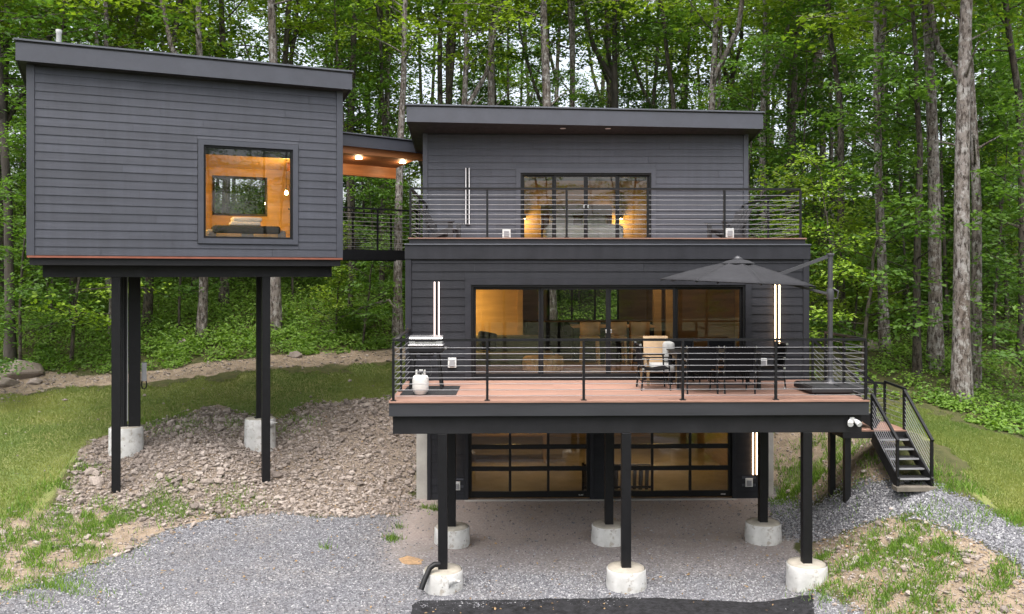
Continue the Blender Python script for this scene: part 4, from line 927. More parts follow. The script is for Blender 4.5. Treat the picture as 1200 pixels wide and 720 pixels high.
# dining table
TX0, TX1, TY0, TY1, TZ = 3.55, 5.3, 16.72, 17.62, ZD + .74
t = thing('dining_table', 'black slatted outdoor dining table under the parasol', 'table', ((TX0 + TX1) / 2, (TY0 + TY1) / 2, ZD))
for i in range(8): part('slat', MB().box(TX0, TX1, TY0 + i * .1125, TY0 + (i + 1) * .1125 - .01, TZ - .025, TZ), 'steel_black', t, .003)
part('apron', MB().box(TX0 + .05, TX1 - .05, TY0 + .05, TY0 + .08, TZ - .1, TZ - .026).box(TX0 + .05, TX1 - .05, TY1 - .08, TY1 - .05, TZ - .1, TZ - .026).box(TX0 + .05, TX0 + .08, TY0 + .08, TY1 - .08, TZ - .1, TZ - .026).box(TX1 - .08, TX1 - .05, TY0 + .08, TY1 - .08, TZ - .1, TZ - .026), 'steel_black', t)
for x in (TX0 + .07, TX1 - .07):
    for y in (TY0 + .07, TY1 - .07): part('leg', MB().cbox((x, y, ZD + .36), (.055, .055, .715)), 'steel_black', t)
# dining chair, facing +y in its own frame
def dining_chair(label):
    t = thing('dining_chair', label, 'chair', (0, 0, 0), group='black outdoor dining chairs', world=False)
    for sx in (-1, 1):
        part('back_leg', MB().tube([(sx * .29, -.30, 0), (sx * .29, -.26, .42), (sx * .285, -.33, .90)], .017, 8), 'steel_black', t)
        part('front_leg', MB().tube([(sx * .29, .27, 0), (sx * .29, .25, .40), (sx * .29, .24, .64)], .017, 8), 'steel_black', t)
        part('armrest', MB().bar((sx * .29, -.29, .65), (sx * .29, .27, .655), .045, .022), 'steel_black', t)
        part('stretcher', MB().tube([(sx * .29, -.28, .18), (sx * .29, .26, .18)], .011, 6), 'steel_black', t)
        for z in (.42, .64, .90, .03): part('joint_cap', MB().cbox((sx * .305, -.27 - (.055 if z > .8 else .0), z), (.012, .042, .042)), 'steel_bright', t)
    part('seat', MB().add([(-.27, -.25, .40), (.27, -.25, .40), (.27, 0, .385), (-.27, 0, .385), (.27, .26, .42), (-.27, .26, .42), (-.27, -.25, .415), (.27, -.25, .415), (.27, 0, .40), (-.27, 0, .40), (.27, .26, .435), (-.27, .26, .435)],
        [(0, 3, 2, 1), (3, 5, 4, 2), (6, 7, 8, 9), (9, 8, 10, 11), (0, 1, 7, 6), (5, 11, 10, 4), (0, 6, 9, 3), (3, 9, 11, 5), (1, 2, 8, 7), (2, 4, 10, 8)]), 'mesh_fabric', t)
    part('backrest', MB().add([(-.265, -.265, .47), (.265, -.265, .47), (.265, -.33, .87), (-.265, -.33, .87), (-.265, -.25, .47), (.265, -.25, .47), (.265, -.315, .87), (-.265, -.315, .87)],
        [(0, 1, 2, 3), (7, 6, 5, 4), (0, 4, 5, 1), (1, 5, 6, 2), (2, 6, 7, 3), (3, 7, 4, 0)]), 'mesh_fabric', t)
    part('top_bar', MB().tube([(-.285, -.33, .89), (.285, -.33, .89)], .016, 8), 'steel_black', t)
    part('cross_bar', MB().tube([(-.29, -.265, .43), (.29, -.265, .43)], .014, 8), 'steel_black', t)
    part('cross_bar', MB().tube([(-.29, -.285, .18), (.29, -.285, .18)], .011, 8), 'steel_black', t)
    return t
ch0 = dining_chair('black dining chair, left of the two with backs to the railing')
spots = [(atD(823, 0, 16.3).x, 16.5, 0, None), (atD(867, 0, 16.3).x, 16.5, 0, 'black dining chair, right of the two with backs to the railing'),
         (3.95, 17.86, math.pi, 'black dining chair on the house side of the table, left one'), (4.85, 17.86, math.pi, 'black dining chair on the house side of the table, right one'),
         (3.18, 17.0, -math.pi / 2, 'black dining chair at the left end of the outdoor table'), (5.48, 17.15, math.pi / 2, 'black dining chair at the right end of the outdoor table')]
for i, (x, y, r, lab) in enumerate(spots):
    o = ch0 if i == 0 else copy_tree(ch0)
    if lab: o['label'] = lab
    o.location = (x, y, ZD); o.rotation_euler = (0, 0, r)
# cantilever parasol
bp_ = Vector((atD(976, 460, 16.5).x, 16.5, ZD)); t = thing('parasol', 'dark grey cantilever parasol with square weighted base at the deck corner', 'parasol', bp_)
mb = MB(); hw = .55
mb.prism([(bp_.x - hw, bp_.y - .5), (bp_.x + hw, bp_.y - .5), (bp_.x + hw, bp_.y + .5), (bp_.x - hw, bp_.y + .5)], ZD + .03, ZD + .145)
base = part('base', mb, 'base_plastic', t, .03)
mb = MB()
for sx in (-1, 1):
    for sy in (-1, 1): mb.cbox((bp_.x + sx * .27, bp_.y + sy * .245, ZD + .153), (.50, .45, .02))
part('base_lid', mb, 'base_plastic', base, .01)
for sx in (-1, 1):
    for sy in (-1, 1): part('caster', MB().tube([(bp_.x + sx * .45 - .015, bp_.y + sy * .4, ZD + .02), (bp_.x + sx * .45 + .015, bp_.y + sy * .4, ZD + .02)], .02, 10), 'mat_black', base)
ptop = atD(977, 299, 16.5); pb = Vector((bp_.x, bp_.y, ZD + .16))
part('pole', MB().tube([(pb.x, pb.y, pb.z), (pb.x, pb.y, ptop.z)], .048, 14), 'umbrella_metal', t)
part('pole_foot', MB().lathe((pb.x, pb.y, pb.z - .005), [(.13, 0), (.12, .03), (.07, .05), (.065, .12)], 16), 'umbrella_metal', t)
part('pole_cap', MB().cbox((pb.x, pb.y, ptop.z + .01), (.12, .12, .05)), 'umbrella_metal', t, .01)
C0 = Vector((atD(866, 0, 16.65).x, 16.65, atD(866, 306, 16.65).z))
R_ = 1.55; tilt = -.045
part('arm', MB().bar((pb.x - .03, pb.y, ptop.z - .02), (atD(915, 0, 16.6).x, 16.6, atD(915, 322, 16.6).z), .05, .065), 'umbrella_metal', t)
part('arm', MB().bar((pb.x, pb.y, atD(977, 345, 16.5).z), (C0.x + R_ * .55, 16.62, C0.z - .42), .035, .045), 'umbrella_metal', t)
part('slider', MB().lathe((pb.x, pb.y, atD(977, 352, 16.5).z), [(.065, 0), (.07, .05), (.07, .18), (.06, .22)], 14), 'umbrella_metal', t)
zc = atD(977, 345, 16.5).z
part('crank_handle', MB().tube([(pb.x + .06, pb.y - .03, zc + .1), (pb.x + .13, pb.y - .06, zc + .06), (pb.x + .12, pb.y - .06, zc - .08), (pb.x + .06, pb.y - .03, zc - .09)], .016, 8), 'umbrella_metal', t)
def rim(k, f=1.0):
    a_ = 2 * math.pi * k / 8 + math.pi / 8 * 0; r = R_ * f
    dx, dy = r * math.cos(a_), r * math.sin(a_)
    return Vector((C0.x + dx, C0.y + dy, C0.z - .43 * f ** 1.25 + tilt * dx))
for k in range(8):                        # eight cloth gores between the ribs, each sagging a little
    vs = []; m_ = 6; n_ = 8
    for i in range(m_ + 1):
        f = .05 + .95 * i / m_
        A_, B_ = rim(k, f), rim(k + 1, f)
        for j in range(n_ + 1):
            q = A_.lerp(B_, j / n_); s_ = math.sin(math.pi * j / n_)
            pull = (Vector((C0.x, C0.y, q.z)) - q) * (.035 * s_ * (i / m_) ** 3); vs.append(q + pull + Vector((0, 0, -.035 * s_ * math.sin(math.pi * f))))
    fs = [(i * (n_ + 1) + j, i * (n_ + 1) + j + 1, (i + 1) * (n_ + 1) + j + 1, (i + 1) * (n_ + 1) + j) for i in range(m_) for j in range(n_)]
    g_ = part('canopy_panel', MB().add(vs, fs, True), 'canopy_cloth', t)
    sm = g_.modifiers.new('thick', 'SOLIDIFY'); sm.thickness = .006
    part('rib', MB().bar(rim(k, .06) + Vector((0, 0, -.03)), rim(k, .99) + Vector((0, 0, -.03)), .018, .022), 'umbrella_metal', t)
part('vent_cap', MB().lathe((C0.x, C0.y, C0.z - .05), [(.34, 0), (.22, .055), (.08, .085), (.03, .09)], 16), 'canopy_cloth', t)
part('finial', MB().lathe((C0.x, C0.y, C0.z + .03), [(.09, 0), (.10, .02), (.05, .05), (.02, .07)], 12), 'umbrella_metal', t)
part('hub', MB().lathe((C0.x, C0.y, C0.z - .42), [(.03, 0), (.05, .04), (.05, .1), (.02, .38)], 12), 'umbrella_metal', t)
# drain pipe at the front-left footing
fx = PFX[0]; zf = gz(fx - .4, YF)
single('drain_pipe', MB().tube([(fx - .05, YF + .02, zf + .48), (fx - .14, YF - .02, zf + .49), (fx - .22, YF - .06, zf + .44), (fx - .30, YF - .16, zf + .28), (fx - .36, YF - .24, zf + .12)], .05, 12), 'steel_black', 'black downpipe elbow spilling beside the front left footing', 'drain pipe', loc=(fx - .3, YF - .1, zf))
# ================================================================== ROOMS
def lamp(root, loc, power, col, size=.08):
    l = bpy.data.lights.new('lamp_light', 'POINT'); l.energy = power; l.color = col; l.shadow_soft_size = size
    o = link('lamp_light', l, root); o.location = Vector(loc) - shift_of(root); return o
AMB = (1, .60, .18)
def c2w(x, v, z): q = Vector((cA.x, cA.y, 0)) + u * x + vv * v; return Vector((q.x, q.y, z))
pc = cloc(335.5, 226, 3.2); top = cloc(335.5, 191, 3.2).z
for i, (xx, vp_, zp) in enumerate(((pc.x, 3.2, pc.z), (rx0 + .2, .62, 7.75))):
    w_ = c2w(xx, vp_, zp); t = thing('pendant_lamp', ('glowing bulb on a long cord at the right of the cabin window' if i == 0 else 'second hanging bulb at the left side inside the cabin bedroom'), 'pendant lamp', w_, group='cabin bedroom bulbs')
    part('bulb', MB().lathe(w_, [(.012, -.06), (.04, -.035), (.045, 0), (.025, .045), (.018, .06)], 14), 'bulb', t)
    part('socket', MB().lathe(w_ + Vector((0, 0, .06)), [(.022, 0), (.024, .06), (.01, .07)], 12), 'steel_black', t)
    part('cord', MB().tube([w_ + Vector((0, 0, .12)), Vector((w_.x, w_.y, 8.85))], .006, 6), 'steel_black', t)
    part('ceiling_rose', MB().lathe((w_.x, w_.y, 8.80), [(.05, 0), (.055, .03)], 14), 'steel_black', t)
    lamp(t, w_ + Vector((0, -.12, -.02)), (34, 22)[i], AMB, .05)
def soft(name, mb, mat, parent, wd=.05):
    o = part(name, mb, mat, parent, 0); m_ = o.modifiers.new('bevel', 'BEVEL'); m_.width = wd; m_.segments = 4
    for f in o.data.polygons: f.use_smooth = True
    return o
zf_ = CZ0 + .14; cxm = (WX0 + WX1) / 2
bt = cloc(290, 267, .9).z
t = thing('cabin_bed', 'bed with rolled dark throw across it behind the cabin window', 'bed', tuple(Vector((cA.x, cA.y, 0)) - vv * .38), ang, world=False)
part('bed_frame', MB().box(cxm - .95, cxm + .95, .75, 2.8, zf_, zf_ + .3), 'wood_pale', t, .01)
soft('mattress', MB().box(cxm - .92, cxm + .92, .78, 2.78, zf_ + .301, bt - .08), 'cloth_grey', t, .06)
soft('throw', MB().box(cxm - .78, cxm + .78, .70, 1.35, bt - .17, bt + .02), 'cloth_dark', t, .07)
for s_ in (-1, 1): part('foot_panel', MB().box(cxm + s_ * .42 - .28, cxm + s_ * .42 + .28, .60, .69, zf_, bt - .18), 'wood_pale', t, .01)
t = thing('folded_blanket', 'stack of folded white blankets on the cabin bed', 'blanket', tuple(Vector((cA.x, cA.y, 0)) - vv * .38), ang, world=False)
soft('blanket', MB().box(cxm - .38, cxm + .32, .78, 1.2, bt + .022, bt + .12), 'cloth_white', t, .04); soft('blanket', MB().box(cxm - .34, cxm + .36, .80, 1.2, bt + .122, bt + .23), 'cloth_white', t, .045)
# upper bedroom
bxm = (atY(632, 0, 25.2).x + atY(727, 0, 25.2).x) / 2
t = thing('bed', 'white bed between two glowing lamps behind the upper terrace doors', 'bed', (bxm, 25.5, ZT))
part('bed_frame', MB().box(bxm - 1.0, bxm + 1.0, 24.6, 26.9, ZT, ZT + .32), 'plywood', t, .01)
soft('mattress', MB().box(bxm - .97, bxm + .97, 24.62, 26.8, ZT + .321, ZT + .60), 'cloth_grey', t, .07)
soft('duvet', MB().box(bxm - 1.08, bxm + 1.08, 24.5, 26.2, ZT + .08, atY(680, 265.5, 24.5).z), 'cloth_white', t, .1)
for s_ in (-1, 1): soft('pillow', MB().box(bxm + s_ * .5 - .36, bxm + s_ * .5 + .36, 26.5, 26.75, ZT + .62, ZT + 1.0), 'cloth_white', t, .08)
t.location.y -= .8
part('headboard', MB().box(bxm - 1.1, bxm + 1.1, 27.05, 27.18, ZT, ZT + 1.35), 'cedar_dark', t, .01)
for i, px in enumerate((614, 728)):
    w_ = atY(px, 254, 26.9); w_.z = atY(px, 254, 26.9).z
    t = thing('bedside_lamp', 'glowing lamp %s the bed in the upper bedroom' % ('left of' if i == 0 else 'right of'), 'lamp', w_, group='upper bedroom lamps')
    part('lamp_shade', MB().lathe(w_, [(.07, -.06), (.075, .0), (.05, .07), (.015, .09)], 14), 'steel_black', t)
    part('bulb', MB().lathe(w_, [(.015, -.09), (.035, -.075), (.035, -.065)], 12), 'bulb', t)
    part('cord', MB().tube([w_ + Vector((0, 0, .09)), Vector((w_.x, w_.y, rz_(27) - .2))], .006, 6), 'steel_black', t)
    lamp(t, w_ + Vector((0, -.12, -.14)), 15, AMB, .04)
# living room
FZ = ZD + .03
def stool(x, y, r, lab, o=None):
    if o is None:
        t = thing('counter_stool', lab, 'stool', (0, 0, 0), group='counter stools in the kitchen', world=False)
        for sx in (-1, 1):
            for sy in (-1, 1): part('leg', MB().bar((sx * .19, sy * .18, .62), (sx * .22, sy * .21, 0), .05, .05), 'wood_pale', t)
            part('foot_rail', MB().bar((sx * .21, -.2, .22), (sx * .21, .2, .22), .03, .03), 'wood_pale', t)
        soft('seat', MB().box(-.24, .24, -.22, .22, .62, .70), 'wood_pale', t, .03)
        vs = []; k = 9
        for i in range(k):
            a_ = math.pi * (1.12 + .76 * i / (k - 1)); vs += [(.27 * math.cos(a_), .25 * math.sin(a_), .72), (.28 * math.cos(a_), .27 * math.sin(a_), 1.06)]
        bk = part('backrest', MB().add(vs, [(2 * i, 2 * i + 2, 2 * i + 3, 2 * i + 1) for i in range(k - 1)], True), 'wood_pale', t)
        m_ = bk.modifiers.new('thick', 'SOLIDIFY'); m_.thickness = .035
        o = t
    else: o = copy_tree(o); o['label'] = lab
    o.location = (x, y, FZ); o.rotation_euler = (0, 0, r); return o
s0 = stool(atY(691, 0, 21.5).x, 21.5, 0, 'pale wooden counter stool left of the door handles, farther from them')
stool(atY(722, 0, 21.5).x, 21.5, .05, 'pale wooden counter stool right behind the sliding door handles', s0)
stool(atY(749, 0, 21.5).x, 21.5, -.05, 'pale wooden counter stool just right of the door handles', s0)
ix0, ix1 = atY(672, 0, 22.2).x, atY(765, 0, 22.2).x
t = thing('kitchen_island', 'dark kitchen island with pale worktop behind the counter stools', 'kitchen island', ((ix0 + ix1) / 2, 22.3, FZ))
part('cabinet', MB().box(ix0, ix1, 22.0, 22.7, FZ, FZ + .88), 'frame_black', t, .005); part('worktop', MB().box(ix0 - .05, ix1 + .05, 21.85, 22.75, FZ + .881, FZ + .92), 'wood_pale', t, .005)
t = thing('kitchen_units', 'dark kitchen units along the back wall beneath the window', 'kitchen units', (2.6, 24.8, FZ))
part('base_cabinet', MB().box(.9, 5.0, 24.55, 25.15, FZ, FZ + .88), 'frame_black', t, .004); part('worktop', MB().box(.88, 5.02, 24.52, 25.15, FZ + .881, FZ + .92), 'plywood', t, .004)
for i in range(4): part('cabinet_door', MB().box(.92 + i * 1.02, 1.9 + i * 1.02, 24.525, 24.548, FZ + .1, FZ + .86), 'frame_black', t, .004)
sxm = atY(588, 0, 20.2).x
t = thing('sofa', 'olive sofa with dark cushion behind the left sliding door', 'sofa', (sxm, 20.2, FZ))
soft('sofa_base', MB().box(sxm - 1.0, sxm + 1.25, 19.6, 20.6, FZ + .06, FZ + .42), 'cloth_olive', t, .07)
soft('sofa_back', MB().box(sxm - 1.0, sxm + 1.0, 20.601, 20.9, FZ + .06, FZ + .78), 'cloth_olive', t, .08)
soft('sofa_arm', MB().box(sxm - 1.28, sxm - 1.001, 19.6, 20.9, FZ + .06, FZ + .62), 'cloth_olive', t, .08)
o = soft('cushion', MB().box(-.24, .24, -.08, .08, -.22, .22), 'cloth_dark', t, .07); o.data.transform(Matrix.Translation(SHIFT[t])); o.location = Vector((sxm - .35, 20.45, FZ + .66)) - SHIFT[t]; o.rotation_euler = (-.3, .2, .3)
pxm = atY(636, 0, 19.6).x
t = thing('pouf', 'round ribbed tan pouf beside the olive sofa', 'pouf', (pxm, 19.7, FZ))
mb = MB(); n_ = 48; prof = [(.38, .0), (.46, .06), (.48, .2), (.46, .34), (.40, .38), (.1, .39)]
vs = [(pxm + r * (1 + .03 * (k % 2) * (i < 4)) * math.cos(2 * math.pi * k / n_), 19.7 + r * (1 + .03 * (k % 2) * (i < 4)) * math.sin(2 * math.pi * k / n_), FZ + z + .012) for i, (r, z) in enumerate(prof) for k in range(n_)]
mb.add(vs, [(i * n_ + k, i * n_ + (k + 1) % n_, (i + 1) * n_ + (k + 1) % n_, (i + 1) * n_ + k) for i in range(len(prof) - 1) for k in range(n_)]); mb.add(vs[-n_:], [tuple(range(n_))])
part('cover', mb, 'wood_pale', t); part('base_ring', MB().lathe((pxm, 19.7, FZ + .002), [(.36, 0), (.37, .01)], 24), 'plywood', t)
r0, r1 = atY(600, 0, 19.2).x, atY(707, 0, 19.2).x
single('rug', MB().box(r0, r1 + .2, 18.75, 20.4, FZ + .001, FZ + .010), 'rug', 'mottled grey and white rug inside the sliding doors', 'rug', loc=(r0, 19, FZ))
# lounge chair by the glass
lxm = atY(771, 0, 18.0).x
t = thing('lounge_chair', 'pale wooden lounge chair with white cushion by the sliding doors on the deck', 'armchair', (lxm, 19.2, FZ), 0)
for sx in (-1, 1):
    part('leg', MB().bar((lxm + sx * .3, 18.95, FZ + .55), (lxm + sx * .3, 18.9, FZ), .05, .06), 'wood_chair', t); part('leg', MB().bar((lxm + sx * .3, 19.55, FZ + .55), (lxm + sx * .3, 19.7, FZ), .05, .06), 'wood_chair', t)
    part('armrest', MB().bar((lxm + sx * .3, 18.85, FZ + .57), (lxm + sx * .3, 19.65, FZ + .55), .07, .04), 'wood_chair', t)
o = soft('seat_cushion', MB().box(lxm - .27, lxm + .27, 18.9, 19.5, FZ + .26, FZ + .42), 'cushion_white', t, .06)
part('back_panel', MB().add([(lxm - .28, 19.5, FZ + .35), (lxm + .28, 19.5, FZ + .35), (lxm + .30, 19.85, FZ + .95), (lxm - .24, 19.85, FZ + .95), (lxm - .28, 19.54, FZ + .35), (lxm + .28, 19.54, FZ + .35), (lxm + .30, 19.89, FZ + .95), (lxm - .24, 19.89, FZ + .95)], [(0, 1, 2, 3), (7, 6, 5, 4), (0, 4, 5, 1), (1, 5, 6, 2), (2, 6, 7, 3), (3, 7, 4, 0)]), 'wood_chair', t, .01)
o = soft('throw_blanket', MB().box(lxm + .12, lxm + .36, 19.35, 19.62, FZ + .42, FZ + .86), 'cushion_white', t, .08)
t.location.y -= 1.42; t.location.z -= .03
# lit lamps of the lower rooms
w_ = Vector((atY(541, 0, 20.6).x, 20.75, FZ + 1.55)); t = thing('reading_lamp', 'warm floor lamp lighting the timber wall behind the olive sofa', 'lamp', (w_.x, w_.y, FZ))
part('stand', MB().tube([(w_.x, w_.y, FZ + .02), (w_.x, w_.y, w_.z)], .012, 8), 'steel_black', t); part('foot', MB().lathe((w_.x, w_.y, FZ), [(.14, 0), (.14, .015), (.02, .025)], 20), 'steel_black', t)
part('shade', MB().lathe(w_, [(.13, -.02), (.09, .15), (.02, .16)], 18), 'cloth_olive', t); part('bulb', MB().lathe(w_, [(.02, -.08), (.035, -.05), (.03, -.025)], 12), 'bulb', t); lamp(t, w_ + Vector((0, .0, -.14)), 26, AMB)
for i, (px, yy) in enumerate(((745, 21.9), (830, 20.6))):
    w_ = atY(px, 0, yy); w_.z = ztop - .38
    t = thing('ceiling_spot', 'ceiling spot lamp over %s' % ('the kitchen island' if i == 0 else 'the right end of the living room'), 'ceiling light', w_, group='living room ceiling spots')
    part('can', MB().lathe(w_, [(.06, 0), (.065, .12)], 16), 'steel_black', t); part('bulb', MB().lathe(w_ + Vector((0, 0, -.012)), [(.04, 0), (.05, .01)], 14), 'downlight', t); lamp(t, w_ + Vector((0, 0, -.08)), 5, (1, .68, .36), .05)
for i, xx in enumerate((0.4, 4.6)):
    w_ = Vector((xx, 24.3, 2.70)); t = thing('garage_lamp', 'warm ceiling lamp inside the %s garage bay' % ('left' if i == 0 else 'right'), 'ceiling light', w_, group='garage ceiling lamps')
    part('housing', MB().lathe(w_, [(.14, .02), (.15, .05), (.15, .10), (.05, .298)], 20), 'steel_black', t); part('diffuser', MB().lathe(w_, [(.12, .0), (.13, .019)], 20), 'bulb', t); lamp(t, w_ + Vector((0, 0, -.08)), (5, 11)[i], (1, .60, .18), .1)
# firewood rack in the right garage bay
t = thing('log_rack', 'low black rack with upright logs inside the right garage door', 'log rack', (3.2, 21.6, .2))
part('rack', MB().box(2.2, 4.0, 21.5, 21.55, .25, .30).box(2.2, 4.0, 21.5, 21.55, .80, .85).box(2.2, 2.25, 21.5, 21.55, .2, .9).box(3.95, 4.0, 21.5, 21.55, .2, .9), 'steel_black', t)
for i in range(11): x = 2.3 + i * .155; part('log', MB().tube([(x, 21.62, .2), (x + random.uniform(-.04, .04), 21.62, .78 + random.uniform(-.08, .06))], random.uniform(.045, .06), 8), 'bark_dark', t)
t = thing('garage_bench', 'pale workbench in the left garage bay seen through the panes', 'workbench', (.4, 25, .2))
part('bench_top', MB().box(-.9, 1.5, 24.6, 25.3, 1.0, 1.06), 'wood_pale', t, .005)
for x in (-.85, 1.45):
    for y in (24.65, 25.25): part('leg', MB().cbox((x, y, .6), (.08, .08, .8)), 'wood_pale', t)
# ================================================================== STONES, GRAVEL, GRASS
def scatter(n, P, keep=None):
    lo_, hi_ = P.min(0), P.max(0); pts = rng.uniform(lo_, hi_, (n, 2)); k = inpoly(pts[:, 0], pts[:, 1], P)
    pts = pts[k]
    if keep is not None: pts = pts[keep(pts[:, 0], pts[:, 1])]
    return pts[:, 0], pts[:, 1]
t_ = (1 + 5 ** .5) / 2
ICO_V = np.array([(-1, t_, 0), (1, t_, 0), (-1, -t_, 0), (1, -t_, 0), (0, -1, t_), (0, 1, t_), (0, -1, -t_), (0, 1, -t_), (t_, 0, -1), (t_, 0, 1), (-t_, 0, -1), (-t_, 0, 1)]) / 1.902
ICO_F = np.array([(0, 11, 5), (0, 5, 1), (0, 1, 7), (0, 7, 10), (0, 10, 11), (1, 5, 9), (5, 11, 4), (11, 10, 2), (10, 7, 6), (7, 1, 8), (3, 9, 4), (3, 4, 2), (3, 2, 6), (3, 6, 8), (3, 8, 9), (4, 9, 5), (2, 4, 11), (6, 2, 10), (8, 6, 7), (9, 8, 1)])
OCT_V = np.array([(1, 0, 0), (-1, 0, 0), (0, 1, 0), (0, -1, 0), (0, 0, 1), (0, 0, -1)], float)
OCT_F = np.array([(0, 2, 4), (2, 1, 4), (1, 3, 4), (3, 0, 4), (2, 0, 5), (1, 2, 5), (3, 1, 5), (0, 3, 5)])
def rocks(name, x, y, size, BV, BF, mat, label, cat, lift=.25, flat=.6, tint=None):
    x = x + rng.normal(0, .10, len(x)); y = y + rng.normal(0, .10, len(x)); n = len(x); k = len(BV)
    V = np.repeat(BV[None], n, 0) * (1 + rng.uniform(-.28, .28, (n, k, 1)))
    V = V * np.stack([rng.uniform(.75, 1.35, n), rng.uniform(.65, 1.0, n), rng.uniform(flat * .7, flat * 1.2, n)], -1)[:, None] * size[:, None, None] * .5
    a_ = rng.uniform(0, 6.283, n); b_ = rng.normal(0, .35, n)
    ca, sa, cb, sb = np.cos(a_), np.sin(a_), np.cos(b_), np.sin(b_)
    X, Y, Z = V[..., 0], V[..., 1], V[..., 2]
    Y, Z = Y * cb[:, None] - Z * sb[:, None], Y * sb[:, None] + Z * cb[:, None]
    X, Y = X * ca[:, None] - Y * sa[:, None], X * sa[:, None] + Y * ca[:, None]
    z = ground(x, y) + size * lift * .5
    if tint is None: tint = np.clip(rng.uniform(0, 1, n) * (.55 + .9 * fbm(x * .55, y * .55, 61)), 0, 1)
    V = np.stack([X + x[:, None], Y + y[:, None], Z + z[:, None]], -1)
    Fc = (BF[None] + (np.arange(n) * k)[:, None, None]).reshape(-1, 3)
    tt = np.repeat(rng.uniform(0, 1, n) if tint is None else tint, k)
    return tag(link(name, np_mesh(name, V, Fc, mat, tt)), label, cat, kind='stuff')
inhouse = lambda x, y: (x > XL - .05) & (x < XR + .05) & (y > YG - .3) & (y < YB)
free = lambda x, y: ~inhouse(x, y)
x, y = scatter(30000, STONE, free); rocks('embankment_stones', x, y, np.clip(rng.lognormal(-3.15, .55, len(x)), .02, .24), ICO_V, ICO_F, 'stone_chips', 'tan broken stones covering the bank below the cabin', 'stones', .45, .7)
dens = lambda x, y: ~inhouse(x, y) & (y > 12.5) & (rng.uniform(0, 1, len(x)) < np.where((x > -2.2) & (x < 6.6) & (y > 16.2), .10, 1))
x, y = scatter(150000, DRIVE, dens); rocks('driveway_gravel', x, y, rng.uniform(.018, .05, len(x)), OCT_V, OCT_F, 'gravel_chips', 'loose grey gravel on the driveway', 'gravel', .2, .8)
x, y = scatter(60000, PATH, free); rocks('path_gravel', x, y, rng.uniform(.025, .065, len(x)), OCT_V, OCT_F, 'gravel_chips', 'crushed grey stone of the path curving to the stair', 'gravel', .2, .8)
pts = [scatter(5000, DIRTR, free), scatter(5000, DIRTL, free), scatter(9000, TRACK, free), scatter(2500, BANK, free), scatter(2500, LAWN, lambda x, y: rng.uniform(0, 1, len(x)) < .25)]
x = np.concatenate([p[0] for p in pts]); y = np.concatenate([p[1] for p in pts])
rocks('soil_stones', x, y, np.clip(rng.lognormal(-3.4, .55, len(x)), .012, .18), ICO_V, ICO_F, 'stone_chips', 'small stones scattered over the bare soil', 'stones')
def blades(name, x, y, h, wd, mat, label, cat, tint, lean=.5):
    n = len(x); a_ = rng.uniform(0, 6.283, n); z = ground(x, y) - .01; le = rng.uniform(.1, lean, n) * h; b_ = rng.uniform(0, 6.283, n)
    dx, dy = np.cos(a_) * wd, np.sin(a_) * wd
    V = np.empty((n, 3, 3)); V[:, 0] = np.stack([x - dx, y - dy, z], -1); V[:, 1] = np.stack([x + dx, y + dy, z], -1); V[:, 2] = np.stack([x + np.cos(b_) * le, y + np.sin(b_) * le, z + h], -1)
    return tag(link(name, np_mesh(name, V, np.arange(3 * n).reshape(-1, 3), mat, np.repeat(tint, 3))), label, cat, kind='stuff')
def lawnpts(P, n, thr):
    P2 = P.mean(0) + (P - P.mean(0)) * 1.14; x, y = scatter(n, P2, lambda x, y: free(x, y) & (zones(x, y)[2] > .35)); k = fbm(x * .9, y * .9, 31) + .25 * np.clip(pdist(x, y, P), 0, 1) + rng.uniform(-.06, .06, len(x)) > thr
    return x[k], y[k]
x1, y1 = lawnpts(LAWN, 330000, .12); x2, y2 = lawnpts(LAWNR, 105000, .14)
x = np.concatenate([x1, x2]); y = np.concatenate([y1, y2]); tn = np.clip(fbm(x * .5, y * .5, 41) * 1.5 - .35 + rng.uniform(-.25, .25, len(x)), 0, 1)
blades('lawn_grass', x, y, rng.uniform(.025, .075, len(x)), .010, 'lawn', 'mown grass of the sloping lawn', 'grass', tn)
